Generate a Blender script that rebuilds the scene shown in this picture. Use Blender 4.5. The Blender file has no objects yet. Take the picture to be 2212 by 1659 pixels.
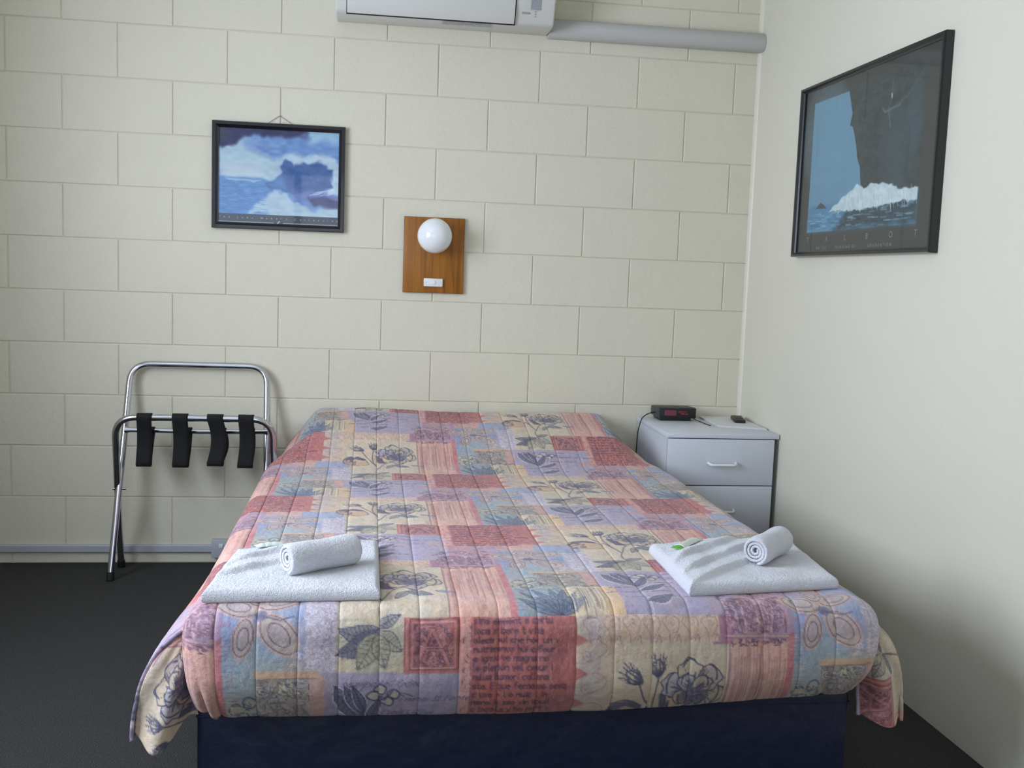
import bpy, bmesh, math, random
import numpy as np
from mathutils import Vector, Matrix

random.seed(7)
rng = np.random.default_rng(11)
sc = bpy.context.scene
COL = sc.collection

# ------------------------------------------------------------------ camera
cam_d = bpy.data.cameras.new('camera')
cam_d.sensor_fit = 'HORIZONTAL'
cam_d.sensor_width = 36.0
cam_d.lens = 36.0 * 2221.2 / 2212.0
cam_d.clip_start = 0.05
cam = bpy.data.objects.new('camera', cam_d)
COL.objects.link(cam)
_r = Matrix(((0.99030026, -0.02140979, -0.13728446),
             (-0.13420053, 0.10857994, -0.98498762),
             (0.03599471, 0.99385714, 0.10465354)))
cam.matrix_world = Matrix.Translation((1.35859, -4.11915, 1.17963)) @ _r.to_4x4()
sc.camera = cam

# ------------------------------------------------------------------ light
sc.view_settings.view_transform = 'Standard'
sc.view_settings.look = 'None'
sc.view_settings.gamma = 1.0
sc.view_settings.use_curve_mapping = False
sc.view_settings.exposure = 0.0

world = bpy.data.worlds.new('world')
sc.world = world
world.use_nodes = True
_bg = world.node_tree.nodes['Background']
_bg.inputs['Color'].default_value = (0.62, 0.78, 1.0, 1)
_bg.inputs['Strength'].default_value = 1.0

XR, XL_, YF, ZC = 2.900, -0.30, -5.2, 2.50      # right wall, left wall, wall behind camera, ceiling
WIN = (-3.05, -1.25, 0.90, 2.15)                 # window in the left wall: y0,y1,z0,z1


def area(name, loc, rot, sx, sy, power, col):
    l = bpy.data.lights.new(name, 'AREA')
    l.shape = 'RECTANGLE'
    l.size = sx
    l.size_y = sy
    l.energy = power
    l.color = col
    o = bpy.data.objects.new(name, l)
    o.location = loc
    o.rotation_euler = rot
    COL.objects.link(o)
    return o


# daylight standing outside the side window, plus an added soft fill lamp at the unseen door behind the camera
area('window_daylight', (-0.50, -2.15, 1.55), (0, math.radians(-90), 0), 1.3, 1.9, 124.0, (0.79, 0.85, 1.0))
area('door_fill', (0.7, -5.35, 1.30), (math.radians(90), 0, 0), 1.4, 1.9, 15.0, (0.85, 0.90, 1.0))


# ------------------------------------------------------------------ helpers
def lin(c):
    c = np.asarray(c, float) / 255.0
    return np.where(c <= 0.04045, c / 12.92, ((c + 0.055) / 1.055) ** 2.4)


def rgba(c):
    l = lin(c)
    return (float(l[0]), float(l[1]), float(l[2]), 1.0)


def mat(name, col=(200, 200, 200), rough=0.6, metal=0.0, bump=None, var=None, spec=0.5, coat=0.0,
        attr=None, sheen=0.0, emit=None):
    m = bpy.data.materials.new(name)
    m.use_nodes = True
    nt = m.node_tree
    N, L = nt.nodes, nt.links
    p = N['Principled BSDF']
    p.inputs['Base Color'].default_value = rgba(col)
    p.inputs['Roughness'].default_value = rough
    p.inputs['Metallic'].default_value = metal
    p.inputs['Specular IOR Level'].default_value = spec
    p.inputs['Coat Weight'].default_value = coat
    p.inputs['Sheen Weight'].default_value = sheen
    tc = N.new('ShaderNodeTexCoord')
    base = None
    if attr:
        a = N.new('ShaderNodeAttribute')
        a.attribute_name = attr
        base = a.outputs['Color']
        L.new(base, p.inputs['Base Color'])
    if var:                                       # (scale, amount, detail, stretch)
        n = N.new('ShaderNodeTexNoise')
        n.inputs['Scale'].default_value = var[0]
        n.inputs['Detail'].default_value = var[2] if len(var) > 2 else 4
        src = tc.outputs['Object']
        if len(var) > 3:
            mp = N.new('ShaderNodeMapping')
            mp.inputs['Scale'].default_value = var[3]
            L.new(src, mp.inputs['Vector'])
            src = mp.outputs['Vector']
        L.new(src, n.inputs['Vector'])
        mr = N.new('ShaderNodeMapRange')
        mr.inputs['From Min'].default_value = 0.3
        mr.inputs['From Max'].default_value = 0.7
        mr.inputs['To Min'].default_value = 1.0 - var[1]
        mr.inputs['To Max'].default_value = 1.0 + var[1]
        L.new(n.outputs['Fac'], mr.inputs['Value'])
        mx = N.new('ShaderNodeVectorMath')
        mx.operation = 'SCALE'
        if base is not None:
            L.new(base, mx.inputs[0])
        else:
            mx.inputs[0].default_value = rgba(col)[:3]
        L.new(mr.outputs['Result'], mx.inputs['Scale'])
        L.new(mx.outputs['Vector'], p.inputs['Base Color'])
    if bump:                                      # list of (scale, distance)
        prev = None
        for sc_, dist in bump:
            n = N.new('ShaderNodeTexNoise')
            n.inputs['Scale'].default_value = sc_
            n.inputs['Detail'].default_value = 5
            L.new(tc.outputs['Object'], n.inputs['Vector'])
            b = N.new('ShaderNodeBump')
            b.inputs['Strength'].default_value = 1.0
            b.inputs['Distance'].default_value = dist
            L.new(n.outputs['Fac'], b.inputs['Height'])
            if prev:
                L.new(prev.outputs['Normal'], b.inputs['Normal'])
            prev = b
        L.new(prev.outputs['Normal'], p.inputs['Normal'])
    if emit:
        p.inputs['Emission Color'].default_value = rgba(emit[0])
        p.inputs['Emission Strength'].default_value = emit[1]
    return m


def glass_mat(name, tint=(250, 252, 252), fac=0.06):
    m = bpy.data.materials.new(name)
    m.use_nodes = True
    nt = m.node_tree
    N, L = nt.nodes, nt.links
    N.remove(N['Principled BSDF'])
    out = N['Material Output']
    tr = N.new('ShaderNodeBsdfTransparent')
    tr.inputs['Color'].default_value = rgba(tint)
    gl = N.new('ShaderNodeBsdfGlossy')
    gl.inputs['Roughness'].default_value = 0.03
    fr = N.new('ShaderNodeFresnel')
    fr.inputs['IOR'].default_value = 1.5
    mx = N.new('ShaderNodeMixShader')
    ge = N.new('ShaderNodeNewGeometry')          # only the outer face reflects
    iv = N.new('ShaderNodeMath')
    iv.operation = 'SUBTRACT'
    iv.inputs[0].default_value = 1.0
    L.new(ge.outputs['Backfacing'], iv.inputs[1])
    mu = N.new('ShaderNodeMath')
    mu.operation = 'MULTIPLY'
    L.new(fr.outputs['Fac'], mu.inputs[0])
    L.new(iv.outputs[0], mu.inputs[1])
    L.new(mu.outputs[0], mx.inputs['Fac'])
    L.new(tr.outputs['BSDF'], mx.inputs[1])
    L.new(gl.outputs['BSDF'], mx.inputs[2])
    L.new(mx.outputs['Shader'], out.inputs['Surface'])
    return m


def empty(name, label, cat, loc=(0, 0, 0), rz=0.0, group=None):
    o = bpy.data.objects.new(name, None)
    COL.objects.link(o)
    o.location = loc
    o.rotation_euler = (0, 0, rz)
    o['label'] = label
    o['category'] = cat
    if group:
        o['group'] = group
    return o


def tag(o, label, cat, group=None):
    o['label'] = label
    o['category'] = cat
    if group:
        o['group'] = group
    return o


def struct(o):
    o['kind'] = 'structure'
    return o


def link(name, me, m, parent=None, smooth=False):
    if m is not None:
        me.materials.append(m)
    if smooth:
        me.polygons.foreach_set('use_smooth', [True] * len(me.polygons))
    o = bpy.data.objects.new(name, me)
    COL.objects.link(o)
    if parent is not None:
        o.parent = parent                       # child coordinates are local to the parent
    return o


def from_bm(name, bm, m, parent=None, smooth=False):
    me = bpy.data.meshes.new(name)
    bm.normal_update()
    bm.to_mesh(me)
    bm.free()
    return link(name, me, m, parent, smooth)


def add_box(bm, x0, x1, y0, y1, z0, z1, bev=0.0, seg=2):
    r = bmesh.ops.create_cube(bm, size=1.0)
    vs = r['verts']
    for v in vs:
        v.co = Vector((x0 + (v.co.x + .5) * (x1 - x0), y0 + (v.co.y + .5) * (y1 - y0), z0 + (v.co.z + .5) * (z1 - z0)))
    if bev > 0:
        es = list({e for v in vs for e in v.link_edges})
        bmesh.ops.bevel(bm, geom=es, offset=bev, segments=seg, profile=0.5, affect='EDGES')


def box(name, dims, m, parent=None, bev=0.0, seg=2):
    bm = bmesh.new()
    add_box(bm, *dims, bev=bev, seg=seg)
    o = from_bm(name, bm, m, parent)
    if bev > 0:
        o.data.polygons.foreach_set('use_smooth', [True] * len(o.data.polygons))
        try:
            o.data.set_sharp_from_angle(angle=math.radians(40))
        except Exception:
            pass
    return o


def prism(name, pts, axis, a0, a1, m, parent=None, bev=0.0, smooth_angle=35):
    """closed 2-D outline extruded along an axis ('x','y','z')"""
    bm = bmesh.new()

    def mk(p, a):
        if axis == 'x':
            return (a, p[0], p[1])
        if axis == 'y':
            return (p[0], a, p[1])
        return (p[0], p[1], a)
    A = [bm.verts.new(mk(p, a0)) for p in pts]
    B = [bm.verts.new(mk(p, a1)) for p in pts]
    n = len(pts)
    bm.faces.new(A)
    bm.faces.new(list(reversed(B)))
    for i in range(n):
        bm.faces.new((A[i], B[i], B[(i + 1) % n], A[(i + 1) % n]))
    bmesh.ops.recalc_face_normals(bm, faces=bm.faces)
    if bev > 0:
        es = [e for e in bm.edges if len(e.link_faces) == 2 and e.calc_face_angle() > math.radians(50)]
        bmesh.ops.bevel(bm, geom=es, offset=bev, segments=3, profile=0.5, affect='EDGES')
    o = from_bm(name, bm, m, parent, True)
    try:
        o.data.set_sharp_from_angle(angle=math.radians(smooth_angle))
    except Exception:
        pass
    return o


def smooth_path(pts, rad, n=8):
    """polyline with rounded corners"""
    P = [Vector(p) for p in pts]
    out = [P[0]]
    for i in range(1, len(P) - 1):
        a, b, c = P[i - 1], P[i], P[i + 1]
        r = rad if not isinstance(rad, (list, tuple)) else rad[i - 1]
        d1 = (a - b).normalized()
        d2 = (c - b).normalized()
        s, e = b + d1 * r, b + d2 * r
        for k in range(n + 1):
            t = k / n
            out.append(s * (1 - t) ** 2 + b * 2 * t * (1 - t) + e * t * t)
    out.append(P[-1])
    return out


def tube_bm(bm, path, r, seg=14, cap=True):
    P = [Vector(p) for p in path]
    rings = []
    up = None
    for i, p in enumerate(P):
        if i == 0:
            d = (P[1] - P[0])
        elif i == len(P) - 1:
            d = (P[-1] - P[-2])
        else:
            d = (P[i + 1] - P[i]).normalized() + (P[i] - P[i - 1]).normalized()
        d.normalize()
        if up is None:
            up = Vector((0, 0, 1)) if abs(d.z) < .9 else Vector((0, 1, 0))
        side = d.cross(up).normalized()
        up = side.cross(d).normalized()
        rr = r[i] if isinstance(r, (list, tuple)) else r
        rings.append([bm.verts.new(p + side * math.cos(2 * math.pi * k / seg) * rr + up * math.sin(2 * math.pi * k / seg) * rr)
                      for k in range(seg)])
    for a, b in zip(rings[:-1], rings[1:]):
        for k in range(seg):
            bm.faces.new((a[k], a[(k + 1) % seg], b[(k + 1) % seg], b[k]))
    if cap:
        bm.faces.new(list(reversed(rings[0])))
        bm.faces.new(rings[-1])


def tube(name, path, r, m, parent=None, seg=14):
    bm = bmesh.new()
    tube_bm(bm, path, r, seg)
    bmesh.ops.recalc_face_normals(bm, faces=bm.faces)
    o = from_bm(name, bm, m, parent, True)
    try:
        o.data.set_sharp_from_angle(angle=math.radians(50))
    except Exception:
        pass
    return o


def grid_mesh(name, V, colors=None, keep=None, extra=None):
    """V: (R,C,3) vertex grid -> mesh (fast); extra: further grids appended, each (V,colors)"""
    parts = [(V, colors, keep)] + [(e[0], e[1], None) for e in (extra or [])]
    vs, fs, cs, off = [], [], [], 0
    for v, c, kp in parts:
        R, Cn = v.shape[:2]
        idx = np.arange(R * Cn).reshape(R, Cn) + off
        q = np.stack([idx[:-1, :-1], idx[:-1, 1:], idx[1:, 1:], idx[1:, :-1]], -1)
        if kp is not None:
            q = q[kp]
        fs.append(q.reshape(-1, 4))
        vs.append(v.reshape(-1, 3))
        if c is not None:
            cs.append(c.reshape(-1, 3))
        off += R * Cn
    v = np.concatenate(vs).astype(np.float32)
    f = np.concatenate(fs).astype(np.int32)
    used = np.zeros(len(v), bool)
    used[f.ravel()] = True
    remap = np.cumsum(used) - 1
    v = v[used]
    f = remap[f].astype(np.int32)
    me = bpy.data.meshes.new(name)
    me.vertices.add(len(v))
    me.vertices.foreach_set('co', v.ravel())
    me.loops.add(f.size)
    me.loops.foreach_set('vertex_index', f.ravel())
    me.polygons.add(len(f))
    me.polygons.foreach_set('loop_start', np.arange(0, f.size, 4, dtype=np.int32))
    me.polygons.foreach_set('use_smooth', np.ones(len(f), bool))
    me.update(calc_edges=True)
    if cs:
        c = np.concatenate(cs)[used]
        a = me.color_attributes.new('Col', 'FLOAT_COLOR', 'POINT')
        buf = np.ones((len(v), 4), np.float32)
        buf[:, :3] = lin(np.clip(c, 0, 1) * 255.0)
        a.data.foreach_set('color', buf.ravel())
    me.validate()
    return me


def vnoise(x, y, seed=0):
    """value noise on arrays, 0..1"""
    g = np.random.default_rng(seed).random((64, 64))
    xi, yi = np.floor(x).astype(int), np.floor(y).astype(int)
    fx, fy = x - xi, y - yi
    fx, fy = fx * fx * (3 - 2 * fx), fy * fy * (3 - 2 * fy)
    a = g[xi % 64, yi % 64]
    b = g[(xi + 1) % 64, yi % 64]
    c = g[xi % 64, (yi + 1) % 64]
    d = g[(xi + 1) % 64, (yi + 1) % 64]
    return (a * (1 - fx) + b * fx) * (1 - fy) + (c * (1 - fx) + d * fx) * fy


def sstep(a, b, x):
    t = np.clip((x - a) / (b - a), 0, 1)
    return t * t * (3 - 2 * t)


def text_mesh(name, s, size, m, parent, loc, rot, spacing=1.0, depth=0.0004, align='LEFT', shear=0.0):
    cu = bpy.data.curves.new(name, 'FONT')
    cu.body = s
    cu.size = size
    cu.space_character = spacing
    cu.extrude = depth
    cu.shear = shear
    cu.align_x = align
    tmp = bpy.data.objects.new(name, cu)
    COL.objects.link(tmp)
    dg = bpy.context.evaluated_depsgraph_get()
    me = bpy.data.meshes.new_from_object(tmp.evaluated_get(dg))
    bpy.data.objects.remove(tmp)
    me.name = name
    me.materials.clear()
    o = link(name, me, m, parent)
    o.location = loc
    o.rotation_euler = rot
    return o


# ------------------------------------------------------------------ painting cloth and paper prints (numpy)
class Canvas:
    def __init__(s, w, h, res, period=None):
        s.w, s.h, s.res = w, h, res
        s.W, s.H = int(round(w / res)), int(round(h / res))
        s.C = np.zeros((s.H, s.W, 3), np.float32)
        s.period = period                        # half-drop lattice: (w, drop, h)

    def stamp(s, u0, v0, u1, v1, fn):
        offs = [(0, 0)]
        if s.period:
            w, dr, h = s.period
            offs = [(i * w, i * dr + j * h) for i in (-2, -1, 0, 1, 2) for j in (-3, -2, -1, 0, 1, 2, 3)]
        for du, dv in offs:
            a0, a1 = (u0 + du) / s.res, (u1 + du) / s.res
            b0, b1 = (v0 + dv) / s.res, (v1 + dv) / s.res
            i0, i1 = max(0, int(a0) - 1), min(s.W, int(a1) + 2)
            j0, j1 = max(0, int(b0) - 1), min(s.H, int(b1) + 2)
            if i0 >= i1 or j0 >= j1:
                continue
            U = (np.arange(i0, i1) + .5) * s.res - du
            V = (np.arange(j0, j1) + .5) * s.res - dv
            U, V = np.meshgrid(U, V)
            m, c = fn(U, V)
            c = np.asarray(c, np.float32)
            m = m[..., None]
            s.C[j0:j1, i0:i1] = s.C[j0:j1, i0:i1] * (1 - m) + c * m

    def rect(s, u0, v0, u1, v1, col, a=1.0, soft=0.002, seed=None, var=0.05, fscale=60.0):
        sd = random.randint(0, 9999) if seed is None else seed
        c0 = np.array(col) / 255.0

        def fn(U, V):
            k = 0.5 * soft
            m = sstep(u0 - k, u0 + k, U) * (1 - sstep(u1 - k, u1 + k, U)) * sstep(v0 - k, v0 + k, V) * (1 - sstep(v1 - k, v1 + k, V))
            n = vnoise(U * fscale, V * fscale, sd) * .6 + vnoise(U * fscale * 4, V * fscale * 2, sd + 1) * .4 - .5
            n2 = vnoise(U * 30, V * 30, sd + 2) - .5
            c = c0 + n[..., None] * var * 2 + n2[..., None] * np.array([var, 0.0, -var]) * 1.5
            return m * a, c
        s.stamp(u0 - .004, v0 - .004, u1 + .004, v1 + .004, fn)

    def wash(s, cu, cv, ru, rv, col, a=0.7, power=2.0, seed=None):
        sd = random.randint(0, 9999) if seed is None else seed
        c0 = np.array(col) / 255.0

        def fn(U, V):
            d = ((U - cu) / ru) ** 2 + ((V - cv) / rv) ** 2
            n = vnoise(U * 80, V * 80, sd)
            return a * np.clip(1 - d, 0, 1) ** (1 / power) * (.55 + .6 * n).clip(0, 1), c0 + np.zeros(U.shape + (3,))
        s.stamp(cu - ru, cv - rv, cu + ru, cv + rv, fn)

    def poly(s, pts, col, a=1.0, soft=0.0015, warp=0.0, wscale=20.0, seed=3, var=0.04):
        P = np.array(pts, float)
        c0 = np.array(col) / 255.0
        m0, m1 = P.min(0) - warp - soft * 2, P.max(0) + warp + soft * 2

        def fn(U, V):
            Uw, Vw = U, V
            if warp:
                Uw = U + warp * 2 * (vnoise(U * wscale, V * wscale, seed) - .5) + warp * (vnoise(U * wscale * 3, V * wscale * 3, seed + 5) - .5)
                Vw = V + warp * 2 * (vnoise(U * wscale + 9, V * wscale, seed + 1) - .5) + warp * (vnoise(U * wscale * 3, V * wscale * 3, seed + 6) - .5)
            ins = np.zeros(U.shape, bool)
            dist = np.full(U.shape, 1e9)
            n = len(P)
            for i in range(n):
                x0, y0 = P[i]
                x1, y1 = P[(i + 1) % n]
                cond = ((y0 > Vw) != (y1 > Vw))
                xs = (x1 - x0) * (Vw - y0) / ((y1 - y0) if y1 != y0 else 1e-9) + x0
                ins ^= cond & (Uw < xs)
                dx, dy = x1 - x0, y1 - y0
                t = (((Uw - x0) * dx + (Vw - y0) * dy) / (dx * dx + dy * dy + 1e-12)).clip(0, 1)
                dist = np.minimum(dist, np.hypot(Uw - x0 - t * dx, Vw - y0 - t * dy))
            sd = np.where(ins, dist, -dist)
            m = sstep(-soft, soft, sd)
            nn = vnoise(U * 45, V * 90, seed + 7) - .5
            return m * a, c0 + nn[..., None] * var * 2
        s.stamp(m0[0], m0[1], m1[0], m1[1], fn)

    def line(s, pts, wd, col, a=0.9):
        c0 = np.array(col) / 255.0
        P = np.array(pts, float)
        wds = np.linspace(wd[0], wd[1], len(P) - 1) if isinstance(wd, (tuple, list)) else np.full(len(P) - 1, wd)
        for i in range(len(P) - 1):
            x0, y0 = P[i]
            x1, y1 = P[i + 1]
            w = wds[i] * .5

            def fn(U, V):
                dx, dy = x1 - x0, y1 - y0
                t = (((U - x0) * dx + (V - y0) * dy) / (dx * dx + dy * dy + 1e-12)).clip(0, 1)
                d = np.hypot(U - x0 - t * dx, V - y0 - t * dy)
                return a * (1 - sstep(w * .5, w + s.res * .8, d)), c0 + np.zeros(U.shape + (3,))
            g = w + s.res
            s.stamp(min(x0, x1) - g, min(y0, y1) - g, max(x0, x1) + g, max(y0, y1) + g, fn)

    def curve(s, pts, wd, col, a=0.9, n=6, closed=False):
        P = [np.array(p, float) for p in pts]
        Q = ([P[-1]] + P + [P[0], P[1]]) if closed else ([P[0]] + P + [P[-1]])
        out = []
        for i in range(1, len(Q) - 2):
            for k in range(n):
                t = k / n
                a0, a1, a2, a3 = Q[i - 1], Q[i], Q[i + 1], Q[i + 2]
                out.append(.5 * (2 * a1 + (a2 - a0) * t + (2 * a0 - 5 * a1 + 4 * a2 - a3) * t * t + (3 * a1 - a0 - 3 * a2 + a3) * t ** 3))
        out.append(Q[-2])
        s.line(out, wd, col, a)
        return out

    def spiral(s, cu, cv, r, turns, wd, col, a=0.8, ph=0.0, sgn=1):
        n = int(12 * turns)
        s.line([(cu + r * (1 - k / n) * math.cos(ph + sgn * 2 * math.pi * turns * k / n),
                 cv + r * (1 - k / n) * math.sin(ph + sgn * 2 * math.pi * turns * k / n)) for k in range(n)], wd, col, a)

    def leaf(s, p, q, w, fill, ink, hatch=6, fa=0.8, bend=0.0):
        p, q = np.array(p, float), np.array(q, float)
        d = q - p
        L = np.hypot(*d)
        d = d / L
        nrm = np.array([-d[1], d[0]])
        up, dn = [], []
        for k in range(9):
            t = k / 8
            c = p + d * L * t + nrm * bend * math.sin(math.pi * t)
            h = w * math.sin(math.pi * t ** .8) * .5
            up.append(c + nrm * h)
            dn.append(c - nrm * h)
        s.poly(up + dn[::-1], fill, fa, soft=.001, warp=.001, wscale=120)
        s.line(up, .0016, ink, .85)
        s.line(dn, .0016, ink, .85)
        s.line([p + d * L * k / 8 + nrm * bend * math.sin(math.pi * k / 8) for k in range(9)], .0014, ink, .8)
        for k in range(1, hatch + 1):
            t = k / (hatch + 1)
            c = p + d * L * t + nrm * bend * math.sin(math.pi * t)
            h = w * math.sin(math.pi * t ** .8) * .45
            for sg in (1, -1):
                s.line([c, c + nrm * h * sg + d * L * .08], .0013, ink, .7)

    def scribble(s, u0, v0, u1, v1, n, cols, wd=.0016, size=.012, a=.7):
        for _ in range(n):
            u, v = random.uniform(u0, u1), random.uniform(v0, v1)
            an = random.uniform(0, 6.28)
            pts = []
            for k in range(random.randint(3, 6)):
                pts.append((min(max(u, u0), u1), min(max(v, v0), v1)))
                u += math.cos(an) * size * .35
                v += math.sin(an) * size * .35
                an += random.uniform(-1.3, 1.3)
            s.line(pts, wd * random.uniform(.7, 1.4), random.choice(cols), a)

    def vlines(s, u0, v0, u1, v1, n, cols, wd=.0016, a=.6, slack=.15):
        for k in range(n):
            u = u0 + (u1 - u0) * (k + random.uniform(.2, .8)) / n
            h = v1 - v0
            a0 = v0 + random.uniform(0, slack) * h
            a1 = v1 - random.uniform(0, slack * 1.6) * h
            s.line([(u, a0), (u + random.uniform(-.001, .001), (a0 + a1) / 2), (u + random.uniform(-.001, .001), a1)],
                   wd * random.uniform(.6, 1.5), random.choice(cols), a * random.uniform(.6, 1.2) if a < .8 else a)


GL = {  # tiny stroke alphabet on a 4 x 6 cell, base line at y=4 (y down)
    'a': [[(0, 1), (2.4, 1), (2.8, 1.6), (2.8, 4)], [(2.8, 2.3), (.6, 2.4), (0, 3.2), (.6, 4), (2, 4), (2.8, 3.3)]],
    'b': [[(0, -1.5), (0, 4), (2, 4), (2.8, 3), (2.8, 2), (2, 1), (0, 1.4)]],
    'c': [[(2.7, 1.2), (1, 1), (0, 2), (0, 3), (1, 4), (2.7, 3.7)]],
    'd': [[(2.8, -1.5), (2.8, 4)], [(2.8, 1.3), (1, 1), (0, 2), (0, 3), (1, 4), (2.8, 3.7)]],
    'e': [[(0, 2.5), (2.7, 2.4), (2.4, 1.2), (1, 1), (0, 2), (0, 3), (1, 4), (2.6, 3.7)]],
    'f': [[(2.4, -1.2), (1.3, -1.3), (.8, 0), (.8, 4)], [(0, 1.1), (2, 1.1)]],
    'g': [[(2.7, 1), (2.7, 5), (1.5, 5.7), (.2, 5.2)], [(2.7, 1.2), (1, 1), (0, 2), (0, 3), (1, 3.8), (2.7, 3.5)]],
    'h': [[(0, -1.5), (0, 4)], [(0, 1.6), (1.6, 1), (2.6, 1.6), (2.6, 4)]],
    'i': [[(0.5, 1), (.5, 4)], [(.5, -.4), (.6, -.2)]],
    'l': [[(0.4, -1.5), (.4, 3.6), (1, 4)]],
    'm': [[(0, 1), (0, 4)], [(0, 1.5), (1.2, 1), (1.8, 1.5), (1.8, 4)], [(1.8, 1.5), (3, 1), (3.6, 1.5), (3.6, 4)]],
    'n': [[(0, 1), (0, 4)], [(0, 1.6), (1.6, 1), (2.6, 1.6), (2.6, 4)]],
    'o': [[(1.3, 1), (0, 2), (0, 3), (1.3, 4), (2.6, 3), (2.6, 2), (1.3, 1)]],
    'p': [[(0, 1), (0, 5.8)], [(0, 1.3), (1.7, 1), (2.7, 2), (2.7, 3), (1.7, 4), (0, 3.7)]],
    'q': [[(2.7, 1), (2.7, 5.8)], [(2.7, 1.3), (1, 1), (0, 2), (0, 3), (1, 4), (2.7, 3.7)]],
    'r': [[(0, 1), (0, 4)], [(0, 1.7), (1.2, 1), (2, 1.3)]],
    's': [[(2.4, 1.2), (1, 1), (.1, 1.7), (2.4, 3.2), (1.4, 4), (0, 3.7)]],
    't': [[(.9, -.4), (.9, 3.5), (1.6, 4), (2.2, 3.8)], [(0, 1.1), (2.1, 1.1)]],
    'u': [[(0, 1), (0, 3.4), (.8, 4), (2.6, 3.4)], [(2.6, 1), (2.6, 4)]],
    'v': [[(0, 1), (1.2, 4), (2.5, 1)]],
    'x': [[(0, 1), (2.4, 4)], [(2.4, 1), (0, 4)]],
    'E': [[(2.8, -1), (.3, -.8), (.3, 1.4), (2, 1.4)], [(.3, 1.4), (.3, 4), (2.8, 3.8)]],
    'L': [[(.8, -1), (.2, 4), (2.8, 3.6)]],
    'S': [[(2.8, -.6), (1.4, -1), (.6, .2), (2.2, 2.2), (1.6, 4), (0, 3.6)]],
    '.': [[(0.3, 3.8), (.5, 4)]],
}


def write(cv, u, v, s, size, wd, col, a=.85, slant=0.0, track=1.0, wob=0.0):
    k = size / 4.0
    for ch in s:
        if ch == ' ':
            u += 2.6 * k
            continue
        st = GL.get(ch)
        if st is None:
            u += 3 * k
            continue
        w = 0
        for pl in st:
            w = max(w, max(p[0] for p in pl))
            cv.line([(u + p[0] * k + slant * (4 - p[1]) * k, v + p[1] * k + (random.uniform(-wob, wob))) for p in pl], wd, col, a)
        u += (w + 1.3 * track) * k
    return u


HU, HV, DROP = 0.59, 0.685, -0.3425
NAVY, PURP, RED = (62, 66, 100), (104, 70, 104), (192, 98, 94)
CREAM, PEACH = (208, 197, 168), (214, 180, 154)


def rose(cv, cu, cw, r, lay=5, sd=0):
    """engraved open rose: ragged petals, cross hatching, dark heart"""
    fills = [(196, 184, 150), (176, 168, 160), (206, 180, 142), (170, 172, 180)]
    rnd = random.Random(5)

    def petal(an, dist, a, b, fill):
        c = (cu + dist * math.cos(an), cw + dist * .95 * math.sin(an))
        pts = []
        for j in range(14):
            t = j * 2 * math.pi / 14
            rr = 1 + rnd.uniform(-.16, .16)
            x, y = a * math.cos(t) * rr, b * math.sin(t) * rr
            pts.append((c[0] + x * math.cos(an) - y * math.sin(an), c[1] + x * math.sin(an) + y * math.cos(an)))
        cv.poly(pts, fill, .85, soft=.001)
        cv.curve(pts, .0024, NAVY, .9, closed=True, n=3)
        for j in range(16):
            bb = an + rnd.uniform(-.5, .5)
            r0 = dist * rnd.uniform(.35, .7)
            r1 = r0 + a * rnd.uniform(.4, 1.0)
            cv.line([(cu + r0 * math.cos(bb), cw + r0 * math.sin(bb)), (cu + r1 * math.cos(bb + .08), cw + r1 * math.sin(bb + .08))],
                    rnd.choice([.0014, .002]), NAVY, .65)
        cv.curve([(c[0] + a * .6 * math.cos(an + q_), c[1] + b * 1.1 * math.sin(an + q_)) for q_ in (-.9, -.3, .3, .9)], .0034, (58, 60, 98), .8)
    for k in range(6):
        petal(sd + k * 2 * math.pi / 6, .62 * r, .44 * r, .40 * r, fills[k % 4])
    for k in range(4):
        petal(sd + .6 + k * 2 * math.pi / 4, .34 * r, .30 * r, .28 * r, fills[(k + 1) % 4])
    cv.wash(cu + r * .02, cw + r * .22, r * .46, r * .36, (78, 80, 116), 1, 4)
    for j in range(40):
        b = rnd.uniform(0, 6.28)
        rr = r * rnd.uniform(.05, .42)
        q = (cu + rr * math.cos(b), cw + r * .2 + rr * .75 * math.sin(b))
        cv.line([q, (q[0] + .006 * math.cos(b + .4), q[1] + .006 * math.sin(b + .4))], .0014, rnd.choice([(156, 154, 164), (50, 54, 92)]), .7)
    cv.poly([(cu - r * 1.05, cw + r * .05), (cu - r * .85, cw + r * .12), (cu - r * .62, cw + r * .75), (cu - r * .45, cw + r * 1.0), (cu - r * .85, cw + r * .95), (cu - r * .98, cw + r * .5)],
            (60, 62, 100), .85, soft=.002)


def bud(cv, u, v, an, s):
    """rosebud engraving: body, sepals with feathery tips, shaded calyx"""
    d = np.array([math.cos(an), math.sin(an)])
    n = np.array([-d[1], d[0]])
    p = np.array([u, v])
    P = lambda a, b: tuple(p + d * a * s + n * b * s)
    body = [P(0, -.20), P(.35, -.40), P(.8, -.34), P(1.15, -.10), P(1.2, .08), P(.9, .30), P(.4, .40), P(0, .20)]
    cv.poly(body, (202, 190, 150), .8, soft=.001)
    cv.curve(body, .0022, NAVY, .9, closed=True, n=4)
    for b, L in ((-.50, 1.45), (-.22, 1.7), (.10, 1.6), (.34, 1.75), (.54, 1.4)):
        q = [P(.05, b * .4), P(.55, b * .95), P(1.0, b * .8), P(L, b * 1.25)]
        cv.curve(q, (.0036, .0012), NAVY, .9, n=4)
        for k in range(4):
            f = .7 + k * .25
            if f < L:
                cv.line([P(f, b * 1.0), P(f + .12, b * 1.0 + (.10 if b > 0 else -.10))], .0014, NAVY, .8)
    for k in range(7):
        b = -.3 + k * .1
        cv.line([P(.12, b * .5), P(.45 + .1 * (k % 2), b)], .0016, NAVY, .7)
    cv.poly([P(-.22, -.12), P(.0, -.26), P(.30, -.36), P(.22, 0), P(.30, .36), P(.0, .26), P(-.22, .12)], NAVY, .85, soft=.001)


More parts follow.
